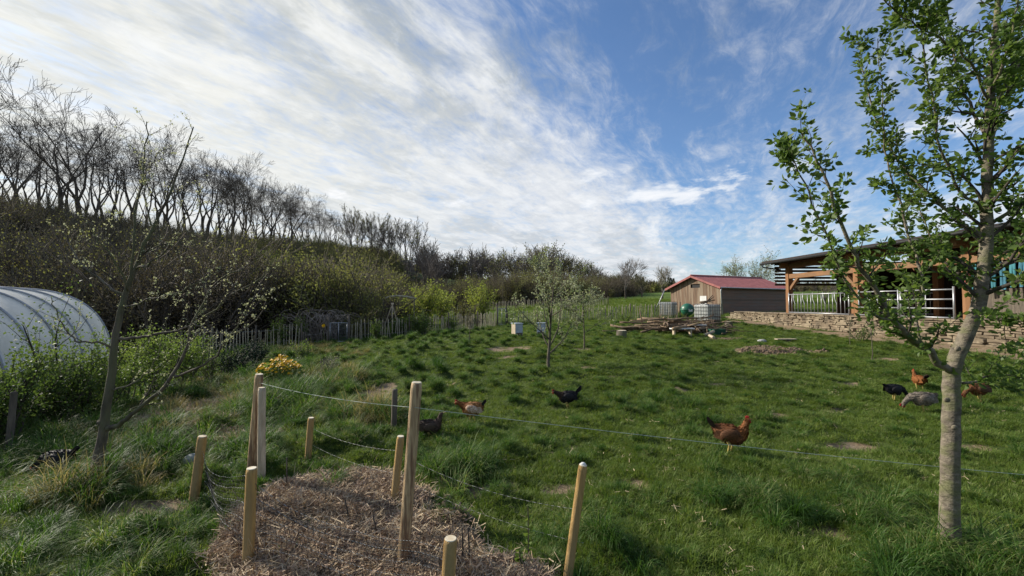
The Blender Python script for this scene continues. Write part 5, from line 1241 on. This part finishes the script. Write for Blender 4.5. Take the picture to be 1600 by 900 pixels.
# ------------------------------------------------------------------ stakes of the foreground bed
def stake(b, tpx, Y, r, m, label, name='wooden_stake', cat='stake', cut=True, group=None, sides=14, jit=.02, taper=.95):
    p0 = P(b[0], b[1], Y); p1 = P(tpx[0], tpx[1], Y); g = gz(p0.x, p0.y); d = (p1 - p0); base = Vector((p0.x, p0.y, g))
    t = thing(name, label, cat, base, 0, group); top = p1 - base; low_ = p0 - base; dirn = (top - low_).normalized(); low_ = low_ - dirn * (low_.z + .2) / max(.3, dirn.z)
    pts_ = [low_.lerp(top, f) for f in (0, .2, .4, .6, .8, .97, 1)]
    MB().tube(pts_, [r, r, r * .99, r * .98, r * .97, r * .96, r * .86], sides, True, jit).build('shaft', m, t, True)
    if cut: MB().tube([top - dirn * .003, top + dirn * .004], [r * .86, r * .80], sides, True).build('cut_top', M['wood_cut'], t)
    return base + top
post_top = {}
post_top['a'] = stake((303, 778), (316, 682), 3.95, .040, M['wood_post'], 'short weathered stake at the left corner of the netted bed')
post_top['b'] = stake((387, 888), (393, 732), 2.9, .036, M['wood_post'], 'short yellow-brown stake at the near left corner of the netted bed')
post_top['c'] = stake((390, 765), (405, 585), 4.15, .040, M['wood_peeled'], 'tall peeled stake leaning behind the pale one', jit=.04)
post_top['d'] = stake((408, 770), (409, 606), 4.05, .036, M['wood_pale'], 'pale bleached stake paired with a taller peeled stake', jit=.04)
post_top['e'] = stake((480, 728), (486, 653), 4.75, .034, M['wood_post'], 'small golden stake at the far edge of the mulched bed')
post_top['f'] = stake((614, 800), (626, 682), 3.7, .033, M['wood_post'], 'golden stake with white cut top just left of the tallest stake')
post_top['g'] = stake((628, 900), (651, 598), 2.85, .038, M['wood_peeled'], 'tallest rough peeled stake in the middle of the bed', jit=.05)
post_top['h'] = stake((696, 985), (704, 842), 2.45, .040, M['wood_post'], 'thick short stake cut off by the lower frame edge')
post_top['i'] = stake((884, 925), (911, 727), 2.7, .029, M['wood_post'], 'golden stake with white cap standing right of the mulched bed')
post_top['j'] = stake((615, 672), (617, 608), 6.0, .040, M['wood_old'], 'old dark grey post beside the trodden sandy path', cut=False)
stake((14, 690), (22, 612), 5.3, .034, M['wood_old'], 'mossy old post among the bushes at the left edge', cut=False)
MB().ball(post_top['i'] + Vector((0, 0, .006)), (.018, .016, .012), 8, 6).build('insulator_cap', M['white'], None, True, label='white blob capping the golden stake right of the bed', cat='cap')
# wires, netting
def strand(a, b, sag, r, m, name, label, cat, n=24, group=None, jit=0):
    a, b = Vector(a), Vector(b); mb = MB(); mb.tube([a.lerp(b, i / n) - Vector((0, 0, sag * 4 * (i / n) * (1 - i / n))) + Vector((0, 0, rnd.gauss(0, jit))) - a for i in range(n + 1)], r, 5)
    return link(name, mb.mesh(name, m, True), None, label, cat, group, loc=a)
rope_l = P(405, 598, 4.11); rope_m = P(649, 637, 2.81); rope_r = P(1600, 738, 3.35)
strand(rope_l, rope_m, .03, .0018, M['rope'], 'fence_cord', 'pale cord strung from the paired stakes to the tallest stake', 'cord')
strand(rope_m, rope_m + (rope_r - rope_m) * 1.25, .03, .0019, M['rope'], 'fence_cord', 'long pale cord running from the tallest stake across the meadow past the hens', 'cord', 40)
def twist(name, label, a, b, sag, r=.0022):                 # black and white electric strand
    m = bpy.data.materials.get('twisted_strand')
    if not m:
        m = bpy.data.materials.new('twisted_strand'); m.use_nodes = True; T = NT(m.node_tree); pr = m.node_tree.nodes['Principled BSDF']
        wv_ = T.n('ShaderNodeTexWave', wave_type='BANDS', bands_direction='DIAGONAL'); wv_.inputs['Scale'].default_value = 38
        T.l(T.n('ShaderNodeTexCoord').outputs['Object'], wv_.inputs['Vector']); T.l(T.mix(T.sstep(wv_.outputs['Fac'], .5, .6), (.03, .03, .03), (.42, .42, .40)), pr.inputs['Base Color'])
    return strand(a, b, sag, r, m, name, label, 'wire', 20)
def drop(k, dz): v_ = post_top[k].copy(); g = gz(v_.x, v_.y); return Vector((v_.x, v_.y, g + dz))
def netting(pl, heights, label, sp=.045, sag=.10):
    """hanging net between posts: pl of post keys, height at each"""
    t = thing('plastic_netting', label, 'netting', drop(pl[0], 0)); off = Vector(t.location); net = MB(); strands = [[] for _ in range(6)]
    for (ka, kb), (ha, hb) in zip(zip(pl, pl[1:]), zip(heights, heights[1:])):
        a = drop(ka, 0); b = drop(kb, 0); L = (b - a).length; n = max(3, int(L / sp))
        def pt(i, f):
            s_ = i / n; q = a.lerp(b, s_); h = ha + (hb - ha) * s_ - sag * 4 * s_ * (1 - s_) * f; g = gz(q.x, q.y)
            bel = .02 * math.sin(6 * s_ + 3 * f)
            return Vector((q.x + bel, q.y + bel, g + .01 + h * f)) - off
        for i in range(n + 1): net.tube([pt(i, j / 5) for j in range(6)], .0012, 3, False)
        rows = 14
        for j in range(rows + 1): net.tube([pt(i, j / rows) for i in range(n + 1)], .0012, 3, False)
        for q, f in enumerate((.2, .4, .6, .8, 1.0)): strands[q] += [pt(i, f) for i in range(n + 1)]
    net.build('mesh_panel', M['black_net'], t)
    m = bpy.data.materials.get('twisted_strand')
    for s_ in strands:
        if s_: MB().tube(s_, .0013, 4).build('strand', m or M['rope'], t)
twist('electric_wire', 'thin black and white wire from the small golden stake to the tallest stake', drop('e', .40), drop('f', .45), .05, .0011)
twist('electric_wire', 'thin wire across the bed from the golden stake to the capped stake', drop('f', .42), drop('i', .48), .07, .0011)
twist('electric_wire', 'lower thin wire from the golden stake to the capped stake', drop('f', .22), drop('i', .28), .05, .0009)
twist('electric_wire', 'lower thin wire behind the bed to the golden stake', drop('e', .22), drop('f', .25), .04, .0009)
netting(['a', 'b', 'h'], [.48, .55, .35], 'black plastic netting with pale strands sagging round the near corner of the bed')
# canes in the bed and litter
for k, (px, y0, y1, lean, lb) in enumerate([(508, 815, 765, 0, 'thin dark cane stub in the back of the mulch'), (546, 838, 778, -8, 'dark leaning cane stub in the middle of the mulch'), (556, 830, 792, 3, 'short dark cane beside the leaning one'),
        (590, 860, 803, -8, 'brown cane beside the tallest stake'), (446, 795, 715, 2, 'tall thin cane rising behind the near left stake'), (722, 905, 825, 0, 'dark cane just right of the thick short stake'), (733, 905, 825, -2, 'grey cane in the pair right of the thick stake')]):
    Y = G(px, y0)[1]; p0 = P(px, y0, Y); p1 = P(px + lean, y1, Y); g = gz(p0.x, p0.y); base = Vector((p0.x, p0.y, g)); t = thing('cane', lb, 'cane', base); tp_ = p1 - base
    MB().tube([Vector((0, 0, -.06)), tp_ * .5 + Vector((.004, 0, 0)), tp_], [.008, .0065, .005], 6, True, .1).build('shoot', M['bark_dark'], t, True)
    MB().tube([tp_ * .55, tp_ * .62 + Vector((.014, -.004, .012))], [.004, .002], 4).build('bud', M['bark_dark'], t)
def seedling(px, y0, y1, lb):
    Y = G(px, y0)[1] if y0 < 895 else 2.75; p0 = P(px, y0, Y); g = gz(p0.x, p0.y); base = Vector((p0.x, p0.y, g)); h = (P(px, y1, Y) - base).z; t = thing('seedling', lb, 'plant', base)
    MB().tube([(0, 0, -.03), (.004, 0, h * .5), (0, 0, h)], .0035, 5).build('stem', M['bark_dark'], t); C = []; D = []
    for f in (.2, .35, .5, .62, .75, .97):
        for q in range(4): a = rnd.uniform(0, 6.28); C.append((0, 0, h * f)); D.append((math.cos(a), math.sin(a), .5))
    link('foliage', leaf_mesh('foliage', C, D, rng.uniform(.025, .05, len(C)), M['leaf_fresh'], LEAF8), t)
seedling(825, 893, 790, 'thin leafy seedling at the right edge of the mulch'); seedling(470, 740, 715, 'tiny green seedling behind the bed'); seedling(812, 900, 860, 'small bright green shoot at the lower frame edge')
# stones and little pond on the left
for k, (px, py, r, lb) in enumerate([(300, 722, .10, 'pale rounded stone beside the left corner stake'), (345, 742, .09, 'dark angular stone behind the left corner stake'), (365, 738, .06, 'small grey stone next to the dark angular one')]):
    x, y = G(px, py); o = link('field_stone', MB().ball((0, 0, .03), (r, r * .8, r * .8), 12, 8).mesh('field_stone', M['stone_grey'] if k != 1 else M['wood_old'], True), None, lb, 'stone', loc=(x, y, gz(x, y)))
x, y = G(425, 674); mb = MB(); 
mb.face([(x + math.cos(a) * .42 * (1 + .12 * math.sin(3 * a)), y + math.sin(a) * .30 * (1 + .1 * math.sin(5 * a)), gz(x, y) + .05) for a in [6.283 * k / 26 for k in range(26)]])
pw = mat('pond_water', (.10, .11, .10), (.07, .08, .07), 3, .08, spec=.6); mb.build('pond_water', pw, kind='structure')

# ------------------------------------------------------------------ poultry
def spine_pts(pose):
    body = [(-.17, .265, .018, .022), (-.145, .258, .045, .048), (-.10, .240, .072, .075), (-.05, .222, .088, .092), (.0, .212, .094, .100), (.05, .214, .086, .098), (.09, .232, .066, .078)]
    if pose == 'up': neck = [(.118, .268, .045, .05), (.132, .305, .034, .036), (.142, .338, .027, .029), (.152, .366, .026, .028), (.170, .378, .022, .022), (.186, .376, .010, .010)]
    elif pose == 'peck': neck = [(.135, .225, .048, .052), (.180, .195, .036, .038), (.215, .155, .028, .030), (.235, .118, .026, .027), (.243, .092, .021, .021), (.245, .076, .009, .009)]
    else: neck = [(.125, .252, .047, .05), (.160, .270, .036, .038), (.192, .285, .028, .030), (.220, .297, .026, .028), (.241, .294, .021, .021), (.256, .288, .009, .009)]
    return body + neck
def bird(px, py, heading, label, cols, pose='up', s=1., tail=1., duck=False, name='hen', sit=0., Y=None):
    x, y = G(px, py) if Y is None else ((px - 800) / F * Y, Y); t = thing(name, label, 'duck' if duck else 'hen', (x, y, gz(x, y) - sit * s), R(heading)); t.scale = (s, s, s)
    bodym, neckm, tailm, wingm = [M2(c) for c in cols]
    rp = spine_pts(pose); mb = MB(); n = 16; rings = []
    for i, (cx, cz, ry, rz_) in enumerate(rp):
        a, b = rp[max(i - 1, 0)], rp[min(i + 1, len(rp) - 1)]; d = Vector((b[0] - a[0], 0, b[1] - a[1])).normalized(); e = Vector((-d.z, 0, d.x)); st = len(mb.v)
        for k in range(n):
            th = 6.283 * k / n; egg = 1 + (.10 if math.sin(th) < 0 and i < 7 else 0) * abs(math.sin(th)); mb.v.append(Vector((cx, 0, cz)) + Vector((0, 1, 0)) * (ry * math.cos(th)) + e * (rz_ * math.sin(th) * egg) + Vector((rnd.gauss(0, .0012),) * 3))
        rings.append(st)
    mi = []
    for j, (a, b) in enumerate(zip(rings, rings[1:])):
        for k in range(n): mb.f.append([a + k, a + (k + 1) % n, b + (k + 1) % n, b + k]); mi.append(1 if j >= 6 else 0)
    mb.f.append([rings[0] + k for k in reversed(range(n))]); mb.f.append([rings[-1] + k for k in range(n)]); mi += [0, 1]
    me = mb.mesh('body', [bodym, neckm], True); me.polygons.foreach_set('material_index', mi); bo_ = link('body', me, t)
    C = []; D = []; S = []; MI = []
    for q in range(620):
        i = rnd.random() * (len(rp) - 2.2); i0 = int(i); fr = i - i0; th = rnd.uniform(0, 6.283); k = int(th / 6.283 * n) % n
        pa, pb = mb.v[rings[i0] + k], mb.v[rings[i0 + 1] + k]; ctr = Vector((rp[i0][0] * (1 - fr) + rp[i0 + 1][0] * fr, 0, rp[i0][1] * (1 - fr) + rp[i0 + 1][1] * fr)); p_ = pa.lerp(pb, fr); nn = (p_ - ctr).normalized()
        C.append(p_ - nn * .002); D.append(((pa - pb).normalized() + nn * .22)); S.append(rnd.uniform(.022, .036) * (.6 if i0 > 7 else 1.)); MI.append(1 if i0 >= 6 else 0)
    C = np.array([tuple(v_) for v_ in C]); D = np.array([tuple(v_) for v_ in D]); up_ = C - np.array([0, 0, .22])
    Vf, Ff = leaves(C, D, S, LEAF4, rng.normal(0, .5, len(C)))
    link('plumage', mesh_np('plumage', Vf, Ff, [mat('feather', bodym.get('c1') or cols[0][:3], tuple(q * .45 for q in cols[0][:3]), 35, .6, contrast=(.42, .58)), mat('feather', cols[1][:3], tuple(q * .5 for q in cols[1][:3]), 35, .6, contrast=(.42, .58))], False, MI), bo_)
    hx, hz = rp[-2][0], rp[-2][1]; pv = Vector((rp[-1][0] - rp[-3][0], 0, rp[-1][1] - rp[-3][1])).normalized(); hp = Vector((hx, 0, hz)); upv = Vector((-pv.z, 0, pv.x))
    red = M2((.42, .03, .025)); horn = M2((.35, .24, .08) if not duck else (.30, .22, .12))
    if duck: MB().ball(hp + pv * .035, (.032, .014, .008), 10, 6, pv.to_track_quat('X', 'Z').to_matrix()).build('beak', horn, t, True)
    else:
        MB().tube([hp + pv * .008, hp + pv * .024, hp + pv * .036 - upv * .004], [.011, .007, .001], 8).build('beak', horn, t, True)
        cb = MB()
        for k in range(5): f = k / 4; c_ = hp - pv * (.028 * f - .006) + upv * .022; cb.beam(c_ - upv * .006, c_ + upv * (.016 + .008 * math.sin(math.pi * f)), .005, .010)
        cb.build('comb', red, t, True); wb = MB()
        for q in (-1, 1): wb.ball(hp + pv * .006 - upv * .024 + Vector((0, q * .008, 0)), (.007, .004, .013), 8, 6)
        wb.build('wattle', red, t, True)
        fb = MB()
        for q in (-1, 1): fb.ball(hp - pv * .004 - upv * .002 + Vector((0, q * .014, 0)), (.014, .009, .014), 8, 6)
        fb.build('face', red, t, True)
    eb = MB()
    for q in (-1, 1): eb.ball(hp - pv * .003 + upv * .003 + Vector((0, q * .0215, 0)), .004, 8, 6)
    eb.build('eye', M['black_net'], t, True)
    for q in (-1, 1):                                     # folded wing of overlapping feathers
        wb = MB(); wb.ball((-.02, q * .078, .225), (.095, .026, .058), 14, 8, Matrix.Rotation(R(-12), 3, 'Y'))
        for k in range(6):
            p0 = Vector((-.04 - .012 * k, q * (.092 - .003 * k), .235 - .012 * k)); p1 = p0 + Vector((-.11 + .008 * k, -q * .03, .012))
            wb.face([p0 + Vector((0, 0, .012)), p1 + Vector((0, 0, .008)), p1 - Vector((.006, 0, .004)), p1 - Vector((0, 0, .012)), p0 - Vector((0, 0, .012))])
        wb.build('wing', wingm, t, True)
    tb = MB(); nt = 9                                       # tail fan
    for k in range(nt):
        f = (k / (nt - 1) - .5) * 2; el = R(52 if not duck else 12) + abs(f) * R(-6); L = (.13 if not duck else .08) * tail * (1 - .18 * abs(f))
        b0 = Vector((-.145, f * .018, .262)); dirv = Vector((-math.cos(el), f * .30, math.sin(el))).normalized(); sd_ = Vector((math.sin(el), 0, math.cos(el))) * .020
        tipc = b0 + dirv * L; mid_ = b0 + dirv * L * .6
        tb.face([b0 - sd_ * .5, mid_ - sd_, tipc - sd_ * .7, tipc + dirv * .012, tipc + sd_ * .7, mid_ + sd_, b0 + sd_ * .5])
        tb.face([b0 + Vector((0, .004, 0)) - sd_ * .4, mid_ + Vector((0, .006, 0)) - sd_ * .9, tipc + Vector((0, .006, 0)), mid_ + Vector((0, .006, 0)) + sd_ * .9])
    tb.build('tail', tailm, t)
    legm = M2((.50, .38, .12))
    for q in (-1, 1):
        xo = .012 if q > 0 else -.03; lb_ = MB(); lb_.tube([(xo, q * .04, .15), (xo + .01, q * .042, .105), (xo - .012, q * .042, .02), (xo - .012, q * .042, .006)], [.030, .013, .0065, .007], 8)
        for a in (-.45, 0, .45, math.pi): lb_.tube([(xo - .012, q * .042, .008), (xo - .012 + .045 * math.cos(a) * (1 if a < 3 else .5), q * .042 + .045 * math.sin(a), .004)], [.005, .0025], 5)
        lb_.build('leg', legm, t, True)
    return t
_m2 = {}
def M2(c):
    if c not in _m2: _m2[c] = mat('plumage' if c[0] != .42 else 'comb_red', c[:3], tuple(q * .6 for q in c[:3]) if len(c) == 3 else c[3:6], 40 if len(c) == 3 else 55, .7, .5, 60, (1, 2.5, 2.5), contrast=(.4, .6))
    return _m2[c]
BLK = (.018, .017, .02); BRN = (.17, .065, .022); RST = (.24, .085, .02); DKB = (.05, .03, .02); TAN = (.36, .17, .06); GRY = (.24, .20, .155, .09, .075, .06)
bird(1143, 712, -20, 'rusty brown hen with orange neck standing under the long cord', (BRN, RST, DKB, (.13, .055, .022)), 'up', 1.12, 1.)
bird(886, 637, 185, 'black hen with raised tail walking in the middle of the meadow', (BLK, DKB, BLK, BLK), 'out', 1.0, 1.25)
bird(737, 664, 172, 'tan hen with white patched wing and black tail beside the tallest stake', (TAN, RST, BLK, (.62, .52, .42, .30, .14, .05)), 'out', 1.0, .8)
bird(672, 683, 20, 'dark brown duck sitting in the grass right behind the tallest stake', ((.07, .045, .03), (.10, .06, .04), DKB, (.09, .06, .04)), 'up', .95, .6, True, 'duck', .07)
bird(1398, 628, 0, 'black hen pecking, leftmost of the hens behind the leafy tree', (BLK, BLK, BLK, BLK), 'peck', .95, .5)
bird(1437, 612, 80, 'chestnut hen seen from behind with a raised dark tail', (RST, RST, DKB, RST), 'up', .92, .9)
bird(1442, 646, 165, 'grey speckled hen pecking just left of the leafy tree trunk', (GRY, GRY, GRY, GRY), 'peck', 1.08, .4)
bird(1530, 628, 175, 'dark chestnut hen with yellow legs right of the leafy tree trunk', (BRN, BRN, DKB, (.10, .05, .025)), 'peck', 1.02, .4)
bird(88, 748, 190, 'black hen half hidden in long grass left of the apple tree', (BLK, BLK, BLK, BLK), 'peck', .85, .8)

# ---- labels by place for look-alikes that stand in a row
ONES = 'first second third fourth fifth sixth seventh eighth ninth tenth eleventh twelfth thirteenth fourteenth fifteenth sixteenth seventeenth eighteenth nineteenth'.split()
TENS = {2: 'twenty', 3: 'thirty', 4: 'forty', 5: 'fifty'}; TENTH = {2: 'twentieth', 3: 'thirtieth', 4: 'fortieth', 5: 'fiftieth'}
def ordinal(n): return ONES[n - 1] if n < 20 else (TENTH[n // 10] if n % 10 == 0 else TENS[n // 10] + '-' + ONES[n % 10 - 1])
def by_place(group, fmt):
    kinds = {}
    for o in [o for o in scene.objects if o.get('group') == group and o.parent is None]: kinds.setdefault(o['label'], []).append(o)
    for lab, os_ in kinds.items():
        if len(os_) < 2: continue
        for i, o in enumerate(sorted(os_, key=lambda q: q.location.x / q.location.y)): o['label'] = ordinal(i + 1) + ' from the left: ' + fmt(lab)
by_place('bare trees in the row on the left ridge', lambda l: 'tall leafless tree in the ridge row')
by_place('slim upright trees at the ridge end', lambda l: 'slim upright tree at the ridge end')
by_place('trees in the belt beyond the paling fence', lambda l: l.split(' in the')[0] + ' in the belt beyond the fence')
by_place('trousers on the clothes line', lambda l: l.split(' pegged')[0] + ' on the line under the eave')
